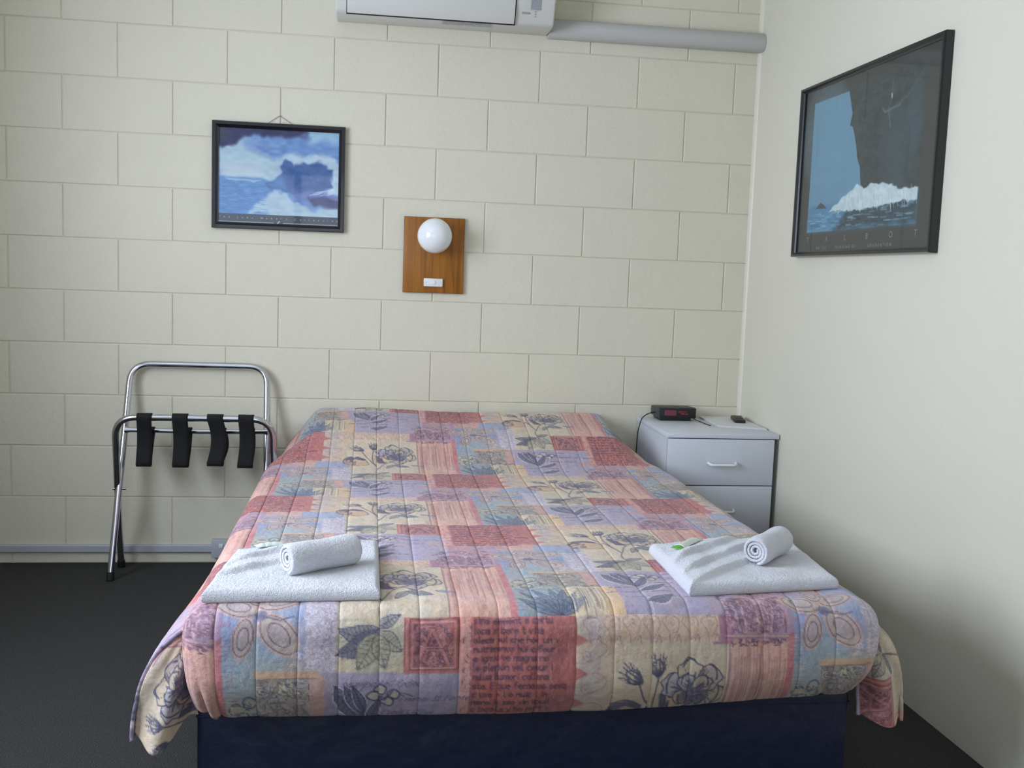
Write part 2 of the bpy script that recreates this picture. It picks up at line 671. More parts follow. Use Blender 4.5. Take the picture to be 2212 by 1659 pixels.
def paint_print():
    cv = Canvas(HU, HV, 0.001, (HU, DROP, HV))
    cv.C[:] = np.array(CREAM) / 255.0
    R = cv.rect
    R(0, 0, HU, HV, CREAM, var=.05)
    # grounds
    R(.40, .05, .69, .345, (208, 198, 168), var=.05)
    cv.wash(.50, .20, .09, .08, (222, 190, 150), .5)
    R(.06, .20, .275, .685, (206, 150, 148), var=.05)
    R(.06, .20, .24, .39, (176, 138, 160), var=.06)
    R(.055, .28, .10, .40, (170, 110, 140), var=.05, a=.8)
    R(.06, .40, .095, .685, (208, 196, 166), var=.04)
    cv.wash(.03, .26, .06, .05, (204, 168, 120), .8)
    R(.095, .40, .22, .685, (218, 168, 148), var=.04)
    R(.22, .38, .268, .685, (200, 116, 122), var=.06)
    R(.225, .27, .268, .38, (176, 130, 160), var=.06)
    R(.335, .20, .45, .275, (150, 166, 200), var=.05)
    R(.26, .205, .335, .265, (206, 160, 150), var=.06)
    R(.235, .265, .43, .50, (142, 162, 198), var=.06)
    R(.235, .40, .31, .50, (140, 166, 186), var=.06)
    R(.235, .45, .42, .545, (150, 170, 172), var=.06)
    R(.235, .545, .42, .685, (136, 164, 172), var=.06)
    R(.31, .42, .43, .45, (160, 168, 170), var=.05, a=.7)
    R(.395, .285, .455, .445, (170, 168, 190), var=.04)
    R(.455, .343, .59, .445, (200, 194, 162), var=.05)
    R(.425, .445, .71, .685, (166, 158, 188), var=.05)
    R(.425, .445, .70, .49, (160, 160, 192), a=.5)
    R(.12, .10, .14, .21, (150, 160, 204), a=.9)
    R(.405, .45, .435, .56, (204, 160, 150), var=.05)
    R(.345, .555, .455, .685, (214, 200, 156), var=.04)
    R(.425, .56, .462, .685, (222, 188, 140), var=.04)
    # scallop band and heart column
    R(.355, .0, .66, .052, (216, 190, 158), var=.05)
    R(.355, .0, .435, .205, (206, 186, 158), var=.05)
    cv.wash(.39, .02, .03, .03, (168, 172, 186), .6)
    cv.wash(.385, .11, .025, .05, (176, 172, 176), .6)
    MV = (176, 128, 138)
    for k in range(7):
        c = .385 + k * .042
        cv.curve([(c, .052), (c - .004, .03), (c - .017, .012), (c - .002, .002), (c + .016, .006), (c + .018, .022), (c + .004, .048)], .0018, MV, .7)
        cv.spiral(c + .004, .014, .008, 1.4, .0015, MV, .65, ph=k)
        cv.curve([(c + .012, .05), (c + .018, .036), (c + .022, .052)], .0022, (160, 120, 130), .6)
    for k in range(3):
        c = .03 + k * .065
        cv.poly([(.352, c), (.380, c + .016), (.352, c + .032)], RED, .9)
        cv.curve([(.356, c + .06), (.385, c + .058), (.42, c + .035), (.40, c + .015), (.375, c + .02)], .002, MV, .7)
        cv.spiral(.378, c + .045, .012, 1.6, .0016, (150, 134, 150), .7, ph=1)
    # letter block and text block
    R(0, 0, .122, .105, (196, 104, 98), var=.07, fscale=120)
    R(.118, 0, .142, .21, (214, 150, 140), var=.07)
    R(.136, 0, .355, .205, RED, var=.07, fscale=110)
    R(.07, .200, .34, .213, (206, 140, 126), var=.05)
    for _ in range(70):
        u, v = random.uniform(.14, .35), random.uniform(0, .2)
        cv.line([(u, v), (u + random.uniform(-.002, .004), v + random.uniform(.005, .016))], .0022, (222, 168, 148), .45)
    for _ in range(26):
        u, v = random.uniform(.145, .33), random.uniform(0, .2)
        cv.line([(u, v), (u + random.uniform(.01, .03), v - random.uniform(.0, .008))], .004, (204, 160, 132), .35)
    cv.rect(.019, .010, .103, .094, (160, 96, 104), .6)
    cv.scribble(.022, .013, .100, .091, 150, [(92, 58, 84), (98, 66, 92), (200, 140, 134), (110, 66, 86)], .0018, .012, .75)
    LR = (200, 122, 116)
    for p in ([(.030, .088), (.058, .018)], [(.058, .018), (.092, .088)], [(.044, .058), (.078, .058)], [(.046, .018), (.060, .018)]):
        cv.line(p, .0075, LR, .9)
        cv.line([(a + .0042, b) for a, b in p], .0012, (92, 52, 76), .8)
    for q in (0, .004):
        cv.line([(.017 - q, .008 - q), (.105 + q, .008 - q), (.105 + q, .096 + q * .5), (.017 - q, .096 + q * .5), (.017 - q, .008 - q)], .0016,
                (112, 62, 84) if q else (220, 160, 150), .8)
    cv.vlines(.002, .0, .016, .1, 7, [(222, 160, 146), (160, 80, 84)], .0018, .5)
    cv.scribble(.122, .01, .138, .2, 22, [(128, 74, 92), (222, 170, 156)], .0018, .01, .6)
    for k, s in enumerate(['sims element e certu', 'loca in bare t vita', 'oleca pui che hoc un v', 'nutrimenvo hui c four',
                           'e igmio ve magna no', 'le plenion vel cenur i', 'milua bumori collena', 'sta. E que ferno so sesq',
                           'c uvoke l o nuic t in', 'meno in seo vin apull', 'c loco la v ho mort v', 'vin de mar ne le uno']):
        write(cv, .143, .003 + k * .0178, s, .0098, .0029, (96, 52, 76), .8, track=.8, wob=.0004)
    # pillar: capital and flutes
    DK = [(104, 70, 96), (92, 64, 92), (214, 170, 168), (120, 80, 104)]
    cv.scribble(.078, .262, .225, .300, 70, DK, .0018, .016, .7)
    cv.scribble(.088, .295, .215, .378, 190, DK, .0018, .018, .72)
    for k in range(20):
        u = .092 + k * .006
        cv.line([(u, .30 + random.uniform(0, .02)), (u + (.15 - u) * .25, .375)], .002, random.choice(DK), .55)
    cv.line([(.082, .384), (.222, .384)], .0028, (220, 168, 150), .9)
    cv.line([(.082, .388), (.222, .388)], .0014, (110, 60, 80), .8)
    cv.scribble(.09, .392, .215, .405, 36, [(100, 64, 92)], .002, .01, .7)
    cv.vlines(.095, .392, .218, .64, 26, [(158, 92, 100), (128, 76, 100), (172, 104, 104)], .0018, .62, .2)
    cv.vlines(.095, .45, .218, .685, 22, [(230, 190, 172), (174, 110, 108)], .002, .5, .2)
    cv.line([(.0935, .40), (.0935, .685)], .002, (120, 76, 96), .7)
    for k in range(30):
        v = .38 + k * .01
        cv.line([(.226, v), (.264, v + random.uniform(-.003, .003))], .0016, (170, 84, 100), .45)
    for k in range(8):
        R(.232 + .018 * (k % 2), .275 + .012 * k, .252 + .014 * (k % 2), .286 + .012 * k, (188, 100, 126), a=.5)
    # blue panel with the orange outlined blossom
    cv.wash(.27, .32, .05, .08, (120, 150, 200), .8)
    cv.wash(.30, .42, .06, .05, (146, 176, 184), .8)
    cv.wash(.38, .43, .03, .02, (180, 160, 140), .6)
    for (pu, pv, ru, rv, an) in ((.262, .315, .040, .022, .25), (.345, .300, .042, .020, -.35), (.298, .283, .028, .020, -1.5),
                                 (.345, .372, .044, .026, .75), (.275, .378, .034, .018, 1.75)):
        for rr, col, a in ((1.22, (214, 172, 148), .7), (1.0, (186, 174, 164), .9), (.6, (176, 170, 178), .6)):
            pts = [(pu + rr * (ru * math.cos(b) * math.cos(an) - rv * math.sin(b) * math.sin(an)),
                    pv + rr * (ru * math.cos(b) * math.sin(an) + rv * math.sin(b) * math.cos(an))) for b in np.linspace(0, 6.28, 15)[:-1]]
            cv.poly(pts, col, a, soft=.0016)
            if rr != 1.22:
                cv.curve(pts, .0018, (98, 80, 108), .8, closed=True, n=3)
    cv.wash(.308, .336, .014, .012, (80, 90, 130), 1, 3)
    cv.line([(.308, .336), (.345, .346), (.372, .338)], .004, (86, 88, 124), .8)
    for k in range(9):
        cv.curve([(.24 + .016 * k, .46), (.25 + .016 * k, .435 - .01 * (k % 3)), (.262 + .016 * k, .45)], .0016, (196, 196, 176), .5)
    # white scroll lace
    for i in range(5):
        for j in range(13):
            u, v = .401 + i * .0125 + random.uniform(-.002, .002), .290 + j * .0122 + random.uniform(-.002, .002)
            cv.spiral(u, v, random.uniform(.0052, .0068), 1.15, .0019, (210, 206, 220), .8, ph=i * 1.7 + j, sgn=1 if (i + j) % 2 else -1)
            cv.line([(u, v), (u + .008, v + random.choice((-.006, .006)))], .0014, (226, 222, 232), .7)
    for k in range(26):
        u, v = random.uniform(.37, .455), random.uniform(.40, .45)
        cv.spiral(u, v, .007, 1.2, .0015, (220, 216, 220), .45, ph=k)
    # olive capital
    OL = [(96, 98, 104), (84, 84, 100), (150, 146, 132), (196, 188, 150), (108, 100, 96)]
    R(.300, .452, .405, .555, (158, 154, 148), var=.06)
    cv.scribble(.300, .458, .405, .552, 190, OL, .0018, .014, .7)
    R(.295, .440, .425, .455, (212, 172, 130), a=.9)
    cv.line([(.295, .456), (.42, .454)], .0016, (120, 90, 80), .7)
    for c in (.312, .385):
        cv.spiral(c, .478, .012, 2.0, .0018, (206, 196, 186), .8)
        cv.spiral(c + .002, .478, .010, 1.8, .0014, (84, 82, 104), .8)
    cv.scribble(.342, .46, .372, .485, 30, [(90, 96, 120), (196, 200, 150)], .002, .01, .8)
    # birds and cherubs
    R(.238, .505, .30, .56, (176, 180, 152), a=.8)
    for cu, cvv in ((.255, .52), (.285, .505), (.27, .545)):
        cv.curve([(cu - .012, cvv + .01), (cu - .008, cvv - .010), (cu + .006, cvv - .014), (cu + .014, cvv), (cu + .006, cvv + .014)], .0024, (64, 70, 108), .85, closed=True)
        cv.wash(cu, cvv, .01, .01, (196, 190, 150), .7)
    cv.scribble(.238, .50, .305, .57, 46, [(64, 74, 110), (90, 104, 130), (200, 196, 160)], .002, .012, .75)
    # agave on teal
    for an, L in ((-2.6, .10), (-2.25, .12), (-1.95, .12), (-1.65, .11), (-1.4, .11), (-1.1, .10), (-.75, .085)):
        q = (.325 + L * math.cos(an), .684 + L * math.sin(an))
        cv.leaf((.325, .684), q, .020, (96, 120, 148), (58, 70, 106), 5, .8, bend=.008 * math.cos(an))
    cv.vlines(.36, .60, .40, .684, 12, [(70, 84, 118), (180, 190, 190)], .0016, .6)
    cv.scribble(.245, .57, .42, .60, 50, [(92, 110, 130), (190, 196, 170), (120, 128, 150)], .0018, .014, .6)
    # cream flutes
    cv.vlines(.355, .560, .428, .684, 13, [(128, 112, 104), (96, 92, 100), (232, 222, 186)], .0020, .75, .12)
    cv.scribble(.345, .548, .435, .562, 40, [(86, 84, 104), (120, 112, 110)], .0018, .01, .7)
    # branch: stem, leaves, buds, rose
    G = (150, 154, 156)
    cv.curve([(.545, .365), (.54, .32), (.555, .27), (.57, .23), (.60, .20)], .0032, NAVY, .8)
    cv.curve([(.548, .29), (.53, .22), (.505, .17), (.490, .135)], .0032, NAVY, .9)
    cv.curve([(.535, .235), (.527, .18), (.530, .125)], .0030, NAVY, .9)
    cv.leaf((.540, .362), (.458, .362), .036, (120, 126, 136), NAVY, 9, .85, bend=-.012)
    cv.leaf((.540, .360), (.585, .335), .022, (140, 146, 150), NAVY, 6, .8)
    cv.leaf((.535, .365), (.455, .412), .040, (96, 102, 124), NAVY, 10, .9, bend=-.010)
    cv.leaf((.540, .370), (.588, .405), .036, (170, 172, 142), (92, 96, 108), 8, .8)
    cv.leaf((.538, .37), (.500, .440), .044, (182, 182, 140), (92, 96, 108), 8, .8)
    cv.leaf((.538, .37), (.555, .438), .036, (178, 178, 140), (96, 98, 110), 6, .7)
    bud(cv, .492, .130, -2.55, .030)
    bud(cv, .530, .118, -1.6, .027)
    half = [(.515, .235), (.500, .190), (.470, .172), (.440, .180), (.428, .205), (.440, .235), (.475, .250)]
    cv.poly(half, (208, 170, 128), .85, soft=.001)
    cv.curve(half, .0028, NAVY, .9, closed=True)
    cv.poly([(.428, .20), (.445, .178), (.475, .173), (.505, .188), (.500, .200), (.47, .188), (.448, .195)], (64, 66, 102), .85)
    cv.scribble(.430, .195, .470, .235, 26, [NAVY, (90, 90, 122)], .002, .012, .8)
    rose(cv, .608, .155, .068, 5, .3)
    cv.leaf((.60, .235), (.655, .262), .030, (120, 130, 140), NAVY, 7, .85)
    cv.leaf((.60, .235), (.575, .285), .022, (150, 156, 140), NAVY, 6, .8)
    cv.leaf((.66, .235), (.70, .245), .016, (150, 158, 176), (96, 104, 140), 5, .6)
    # lavender letter panel: script and the white outlined flower
    INK = (74, 72, 110)
    for k, (s, u) in enumerate((('insumend. Le Sifpdieu', .47), ('i munem  SL l ecete', .585), ('l seda t dillius', .55),
                                ('o ne minute to amavs', .45), ('del cosmi e l amore', .44), ('v inus la somma e m', .47))):
        write(cv, u, .462 + k * .033, s, .0085, .0012, INK, .62, slant=.6, track=1.0, wob=.0004)
    for u in (.50, .575, .59):
        cv.curve([(u + .02, .462 + .03 * (u > .57)), (u, .485), (u - .02, .497)], .0018, INK, .7)
    WH = (214, 214, 220)
    st = (.520, .684)
    cv.curve([(.452, .468), (.49, .52), (.515, .58), st], .0075, WH, .6)
    cv.curve([(.452, .468), (.49, .52), (.515, .58), st], .0030, (84, 88, 124), .6)
    for p, q, w, b in (((.455, .470), (.515, .560), .034, .004), ((.475, .470), (.518, .545), .022, .0), ((.520, .590), (.580, .545), .026, .004),
                       ((.520, .650), (.578, .620), .030, .006), ((.520, .56), (.55, .49), .022, 0), ((.516, .53), (.49, .468), .02, .002)):
        cv.leaf(p, q, w * 1.25, WH, WH, 0, .7, bend=b)
        cv.leaf(p, q, w, (96, 102, 136), (50, 58, 98), 8, .9, bend=b)
    for k, (cu, cw) in enumerate(((.545, .478), (.572, .488), (.530, .492), (.560, .505))):
        cv.poly([(cu - .012, cw), (cu, cw - .011), (cu + .013, cw - .003), (cu + .006, cw + .010)], (198, 196, 176), .9)
        cv.curve([(cu - .012, cw), (cu, cw - .011), (cu + .013, cw - .003), (cu + .006, cw + .010)], .0026, (54, 62, 104), .9, closed=True)
    cv.line([(.555, .500), (.572, .480)], .005, (54, 62, 104), .8)
    # overall faded, slightly mottled cloth
    U, V = np.meshgrid((np.arange(cv.W) + .5) * cv.res, (np.arange(cv.H) + .5) * cv.res)
    n = vnoise(U * 400, V * 400, 91) * .5 + vnoise(U * 150, V * 150, 92) * .5 - .5
    cv.C += n[..., None] * .05
    m1 = (vnoise(U * 60, V * 14, 93) > .62) * (vnoise(U * 380, V * 60, 94) - .3).clip(0, 1)
    cv.C -= m1[..., None] * np.array([.10, .11, .08])
    g = cv.C.mean(-1, keepdims=True)
    cv.C = g + (cv.C - g) * .80                    # sun faded dyes
    cv.C = (cv.C * .86 + np.array([.80, .73, .70]) * .14) * np.array([1.025, .985, .99])
    return np.clip(cv.C, 0, 1)


PRINT = paint_print()


def sample_print(X, T):
    """X across the bed (m), T along from the head (m)"""
    col = np.floor((X - 1.437) / HU)
    u = X - 1.437 - col * HU
    v = np.mod(T - 0.725 + col * DROP * -1.0 * -1.0 * 1.0 - 2 * col * DROP * 0, HV)
    H, W = PRINT.shape[:2]
    x = u / .001 - .5
    y = v / .001 - .5
    x0 = np.floor(x).astype(int)
    y0 = np.floor(y).astype(int)
    fx = (x - x0)[..., None]
    fy = (y - y0)[..., None]
    xa, xb = x0.clip(0, W - 1), (x0 + 1).clip(0, W - 1)
    ya, yb = y0 % H, (y0 + 1) % H
    return (PRINT[ya, xa] * (1 - fx) + PRINT[ya, xb] * fx) * (1 - fy) + (PRINT[yb, xa] * (1 - fx) + PRINT[yb, xb] * fx) * fy


# ------------------------------------------------------------------ materials
M_BLOCK = mat('cream_painted_block', (217, 211, 192), .62, bump=[(160, .0012), (45, .0016)], var=(6, .012))
M_WALL = mat('cream_painted_plaster', (214, 210, 194), .6, bump=[(120, .0006)], var=(2.2, .012))
M_CEIL = mat('white_ceiling_paint', (225, 225, 220), .8, bump=[(80, .0006)])
M_CARPET = mat('charcoal_carpet', (53, 52, 51), .95, bump=[(260, .008)], var=(240, .5, 2))
M_TRIM = mat('cream_gloss_trim', (217, 212, 196), .4, var=(8, .01))
M_PLASTIC = mat('white_plastic', (214, 216, 220), .38, var=(5, .012))
M_ACBODY = mat('off_white_air_conditioner_plastic', (208, 206, 200), .35, var=(5, .01))
M_DARKGAP = mat('black_gap', (22, 22, 28), .6, var=(20, .05))
M_GREY = mat('grey_label', (150, 152, 158), .5, var=(300, .25))
M_DUCT = mat('pale_grey_pvc_duct', (186, 185, 182), .42, var=(4, .015))
M_TRUNK = mat('grey_white_pvc_trunking', (176, 178, 186), .45, var=(4, .02))
M_CHROME = mat('chrome', (205, 206, 212), .16, 1.0, var=(10, .02))
M_STRAP = mat('black_webbing', (14, 14, 16), .85, bump=[(900, .001)], var=(300, .2))
M_RUBBER = mat('black_rubber', (16, 16, 17), .7, var=(60, .1))
M_NAVY = mat('navy_bed_base_vinyl', (19, 27, 58), .5, bump=[(14, .006), (600, .0004)], var=(30, .06))
M_MATT = mat('white_mattress_ticking', (200, 200, 205), .85, var=(40, .03))
M_QUILT = mat('patchwork_print_cotton', (200, 190, 170), .88, bump=[(600, .0009), (70, .003)], attr='Col', var=(260, .06, 3), sheen=.15)
M_TOWEL = mat('white_terry_towel', (232, 232, 240), .95, bump=[(420, .005), (170, .0015)], var=(420, .05), sheen=.3)
M_CAB = mat('white_melamine', (206, 209, 218), .42, var=(3, .008))
M_HANDLE = mat('white_handle_plastic', (226, 227, 230), .3, var=(30, .01))
M_BLACKPL = mat('black_plastic', (24, 24, 26), .42, var=(60, .08))
M_CLOCKSIDE = mat('dark_grey_plastic', (58, 60, 60), .5, var=(60, .06))
M_RED = mat('dark_red_clock_window', (112, 44, 60), .25, var=(50, .06), coat=.4)
M_RED2 = mat('red_clock_digits', (150, 40, 50), .4, var=(50, .06))
M_PAPER = mat('white_paper', (216, 216, 216), .75, var=(30, .015))
M_FRAME = mat('black_lacquered_frame', (20, 20, 26), .28, var=(40, .05), coat=.3)
M_FRAMELINE = mat('silver_frame_lip', (120, 124, 134), .3, .6, var=(40, .05))
M_PRINTP = mat('poster_paper', (200, 200, 200), .55, attr='Col', var=(200, .015))
M_GLASS = glass_mat('clear_glass')
M_LETTER = mat('white_poster_lettering', (196, 198, 204), .6, var=(30, .02))
M_LETTERDIM = mat('dim_poster_lettering', (138, 144, 142), .6, var=(30, .02))
M_STRING = mat('brown_string', (120, 104, 84), .8, var=(100, .1))
M_GLOBE = mat('opal_glass', (236, 238, 240), .10, spec=.6, coat=.5, var=(4, .005))
M_SWITCH = mat('white_switch_plastic', (230, 231, 232), .3, var=(30, .01))
M_GREEN = mat('green_sachet_foil', (92, 168, 60), .35, var=(90, .15))
M_SACHET = mat('white_sachet_foil', (214, 222, 212), .35, var=(60, .06))
M_ALU = mat('white_window_frame', (215, 215, 215), .4, var=(10, .02))


def wood():
    m = bpy.data.materials.new('varnished_timber')
    m.use_nodes = True
    N, L = m.node_tree.nodes, m.node_tree.links
    p = N['Principled BSDF']
    p.inputs['Roughness'].default_value = .42
    tc = N.new('ShaderNodeTexCoord')
    mp = N.new('ShaderNodeMapping')
    mp.inputs['Scale'].default_value = (38, 38, 2.2)
    n = N.new('ShaderNodeTexNoise')
    n.inputs['Scale'].default_value = 2.0
    n.inputs['Detail'].default_value = 6
    n.inputs['Distortion'].default_value = .6
    cr = N.new('ShaderNodeValToRGB')
    cr.color_ramp.elements[0].position = .3
    cr.color_ramp.elements[0].color = rgba((124, 72, 8))
    cr.color_ramp.elements[1].position = .72
    cr.color_ramp.elements[1].color = rgba((168, 106, 24))
    L.new(tc.outputs['Object'], mp.inputs['Vector'])
    L.new(mp.outputs['Vector'], n.inputs['Vector'])
    L.new(n.outputs['Fac'], cr.inputs['Fac'])
    L.new(cr.outputs['Color'], p.inputs['Base Color'])
    return m


M_WOOD = wood()
M_WOODEDGE = mat('dark_timber_edge', (92, 48, 26), .5, var=(60, .1))

# ------------------------------------------------------------------ the room
YW = 0.0


def build_block_wall():
    """painted concrete blocks, raked joints modelled; 400 x 200 mm module"""
    bm = bmesh.new()
    g, ch, dep = .0016, .0026, .0042
    z_ref = 2.0645

    def block(x0, x1, z0, z1):
        j = random.uniform(-.0007, .0007)
        a = [(x0, z0), (x1, z0), (x1, z1), (x0, z1)]
        i = [(x0 + ch, z0 + ch), (x1 - ch, z0 + ch), (x1 - ch, z1 - ch), (x0 + ch, z1 - ch)]
        vb = [bm.verts.new((p[0], dep, p[1])) for p in a]
        vm = [bm.verts.new((p[0] + (.0004 if k in (0, 3) else -.0004), .0016, p[1])) for k, p in enumerate(a)]
        vf = [bm.verts.new((p[0], -j * .5, p[1])) for p in i]
        for k in range(4):
            k2 = (k + 1) % 4
            bm.faces.new((vb[k], vb[k2], vm[k2], vm[k]))
            bm.faces.new((vm[k], vm[k2], vf[k2], vf[k]))
        bm.faces.new(vf)
    for r in range(-3, 11):
        z1 = z_ref - .2 * r
        z0 = z1 - .2
        zz0, zz1 = max(z0, 0.0) + g, min(z1, ZC) - g
        if zz1 - zz0 < .01:
            continue
        odd = r % 2
        xs = [XL_] + [(.2 * c) for c in range(-1, 15) if c % 2 == odd and XL_ + .03 < .2 * c < XR - .03] + [XR]
        for a, b in zip(xs[:-1], xs[1:]):
            jz = random.uniform(-.0006, .0006)
            block(a + g, b - g, zz0 + jz, zz1 + jz)
    # the mortar bed behind them and the wall's thickness
    add_box(bm, XL_ - .1, XR + .1, dep, .11, 0, ZC)
    bmesh.ops.recalc_face_normals(bm, faces=bm.faces)
    return struct(from_bm('wall_back', bm, M_BLOCK))


build_block_wall()
struct(box('floor', (XL_ - .1, XR + .1, YF - .1, .11, -.08, 0), M_CARPET))
struct(box('ceiling', (XL_ - .1, XR + .1, YF - .1, .11, ZC, ZC + .08), M_CEIL))
struct(box('wall_right', (XR, XR + .1, YF - .1, 0, 0, ZC), M_WALL))
bm = bmesh.new()
add_box(bm, XL_ - .1, XL_, YF - .1, WIN[0], 0, ZC)
add_box(bm, XL_ - .1, XL_, WIN[1], 0, 0, ZC)
add_box(bm, XL_ - .1, XL_, WIN[0], WIN[1], 0, WIN[2])
add_box(bm, XL_ - .1, XL_, WIN[0], WIN[1], WIN[3], ZC)
struct(from_bm('wall_left', bm, M_WALL))
bm = bmesh.new()
DX0, DX1, DZ1 = -.05, 1.45, 2.05
add_box(bm, XL_, DX0, YF - .1, YF, 0, ZC)
add_box(bm, DX1, XR, YF - .1, YF, 0, ZC)
add_box(bm, DX0, DX1, YF - .1, YF, DZ1, ZC)
struct(from_bm('wall_front', bm, M_WALL))
# window in the left wall (source of the daylight): frame, mullion, pane
w = struct(bpy.data.objects.new('window_1', None))
COL.objects.link(w)
bm = bmesh.new()
y0, y1, z0, z1 = WIN
fw = .05
add_box(bm, XL_ - .08, XL_ - .03, y0, y1, z0, z0 + fw)
add_box(bm, XL_ - .08, XL_ - .03, y0, y1, z1 - fw, z1)
for yy in (y0, (y0 + y1) / 2 - fw / 2, y1 - fw):
    add_box(bm, XL_ - .08, XL_ - .03, yy, yy + fw, z0 + fw, z1 - fw)
from_bm('window_frame', bm, M_ALU, w)
box('pane', (XL_ - .058, XL_ - .054, y0 + fw, y1 - fw, z0 + fw, z1 - fw), M_GLASS, w)
d = struct(bpy.data.objects.new('door_1', None))
COL.objects.link(d)
bm = bmesh.new()
for a, b in ((DX0, DX0 + .06), (.67, .73), (DX1 - .06, DX1)):
    add_box(bm, a, b, YF - .08, YF - .03, 0, DZ1)
for a, b in ((0, .08), (DZ1 - .06, DZ1)):
    add_box(bm, DX0, DX1, YF - .08, YF - .03, a, b)
from_bm('door_frame', bm, M_ALU, d)
box('pane', (DX0 + .05, DX1 - .05, YF - .058, YF - .054, .08, DZ1 - .06), M_GLASS, d)
# corner bead between the block wall and the plaster wall
pts = [(XR - .011, 0), (XR, 0), (XR, -.018), (XR - .005, -.015), (XR - .009, -.008)]
o = prism('trim_1', pts, 'z', 0, ZC, M_TRIM)
struct(o)

# ------------------------------------------------------------------ air conditioner
ac = empty('air_conditioner', 'white split system air conditioner high on the cream block wall', 'air conditioner', (1.205, 0, 2.122))
W_ = .815
prof = [(0, 0), (-.06, -.004), (-.150, -.003), (-.162, .004)]
prof += [(-.166, .010), (-.190, .060), (-.206, .100)]
prof += [(-.212, .20), (-.204, .265), (-.185, .285), (0, .290)]
prism('housing', prof, 'x', 0, W_, M_ACBODY, ac, bev=.008)
# louvre flap with the dark slot round it
prism('outlet_slot', [(-.1585, -.0045), (-.1600, -.0060), (-.2055, .094), (-.2030, .096)], 'x', .040, .667, M_DARKGAP, ac)
prism('louvre', [(-.166, -.003), (-.172, -.004), (-.190, .024), (-.2100, .088), (-.2045, .092), (-.182, .040)], 'x', .043, .662, M_ACBODY, ac, bev=.0015)
prism('front_panel', [(-.2065, .100), (-.2150, .104), (-.2170, .20), (-.2120, .268), (-.205, .27), (-.204, .20)], 'x', .006, W_ - .03, M_ACBODY, ac, bev=.002)
c, s_ = math.cos(math.atan2(.05, -.024)), 0
prism('display_panel', [(-.1875, .050), (-.1890, .049), (-.2015, .083), (-.2000, .084)], 'x', .722, .758, M_GREY, ac)
prism('indicator_label', [(-.1800, .0345), (-.1815, .0335), (-.1840, .0395), (-.1825, .0405)], 'x', .690, .718, M_GREY, ac)
for k, zz in enumerate((.028, .036, .0435)):
    yy = -.1665 - (zz - .010) * .48
    box('indicator_light', (.7385, .7435, yy - .0016, yy + .003, zz - .0018, zz + .0018), M_GREY, ac)
# rating label on the underside, printed faint
cvl = Canvas(.19, .045, .001)
cvl.C[:] = np.array((188, 191, 192)) / 255
for k in range(4):
    cvl.scribble(.004, .006 + k * .010, .186, .011 + k * .010, 60, [(120, 122, 126), (140, 142, 146)], .0016, .006, .7)
Rr, Cc = 24, 96
yy, xx = np.meshgrid(np.linspace(0, 1, Rr), np.linspace(0, 1, Cc), indexing='ij')
V = np.stack([.395 + xx * .19, -.145 + yy * .045, np.full_like(xx, -.0052)], -1)
cols = cvl.C[(yy * (cvl.H - 1)).astype(int), (xx * (cvl.W - 1)).astype(int)]
link('rating_label', grid_mesh('rating_label', V, cols), M_PRINTP, ac)

# pipe duct from the air conditioner to the right wall
pts = [(0, 2.110), (-.030, 2.110)] + [(-.030 - .034 * math.sin(a), 2.146 - .036 * math.cos(a)) for a in np.linspace(.1, math.pi - .1, 12)] + [(-.030, 2.182), (0, 2.182)]
o = prism('pipe_duct', pts, 'x', 2.021, 2.8995, M_DUCT, None, bev=.002)
tag(o, 'rounded pale grey plastic pipe duct running from air conditioner to the corner', 'pipe duct')

# cable trunking and outlet low on the left
o = prism('cable_trunking', [(0, .046), (-.013, .046), (-.016, .049), (-.016, .072), (-.013, .076), (0, .076)], 'x', XL_ + .002, .752, M_TRUNK)
tag(o, 'thin pale grey cable trunking along the bottom of block wall', 'trunking')
ob = empty('power_outlet', 'small grey white power outlet box at the end of low trunking', 'outlet', (.754, 0, .028))
box('outlet_box', (0, .116, -.034, -.0005, 0, .072), M_TRUNK, ob, bev=.003)
box('switch', (.030, .045, -.038, -.033, .042, .058), M_SWITCH, ob, bev=.001)
box('switch', (.071, .086, -.038, -.033, .042, .058), M_SWITCH, ob, bev=.001)


# ------------------------------------------------------------------ luggage rack
def yl_tall(z):
    return -.236 + .262 * z


def yl_front(z):
    return -.056 - .265 * z


lr = empty('luggage_rack', 'folding chrome luggage rack with four black straps leaning on block wall', 'luggage rack', (.70, -.14, 0))
lx, ly = .70, -.14
TR = .0128


def L_(x, y, z):
    return (x - lx, y - ly, z)


zt = .792
zb = .016
path = [L_(.420, yl_tall(zb), zb), L_(.452, yl_tall(zt), zt), L_(.962, yl_tall(zt), zt), L_(.984, yl_tall(zb), zb)]
tube('tall_frame', smooth_path(path, .075, 10), TR, M_CHROME, lr)
zf = .612
path = [L_(.420, yl_front(zb), zb), L_(.421, yl_front(.14), .14), L_(.434, yl_front(zf), zf), L_(1.003, yl_front(zf), zf), L_(1.003, yl_front(zb), zb)]
tube('strap_frame', smooth_path(path, [.03, .082, .082], 10), TR, M_CHROME, lr)
zc_ = .548
yc_ = yl_tall(zc_) - .018
path = [L_(.447, yc_, zc_), L_(.470, yc_, zc_), L_(.72, yc_, zc_ - .003), L_(.955, yc_, zc_), L_(.975, yc_, zc_)]
tube('cross_bar', path, [.013, .0095, .0095, .0095, .013], M_CHROME, lr)
for x, y, z in ((.4345, yl_tall(.33), .33), (.993, yl_tall(.33), .33)):
    tube('pivot_bolt', [L_(x - .024, y, z), L_(x + .024, y, z)], .005, M_CHROME, lr, 10)
for x, yf in ((.420, yl_tall), (.984, yl_tall), (.420, yl_front), (1.003, yl_front)):
    tube('rubber_foot', [L_(x, yf(0.001), .0015), L_(x, yf(.030), .030)], .0145, M_RUBBER, lr, 16)


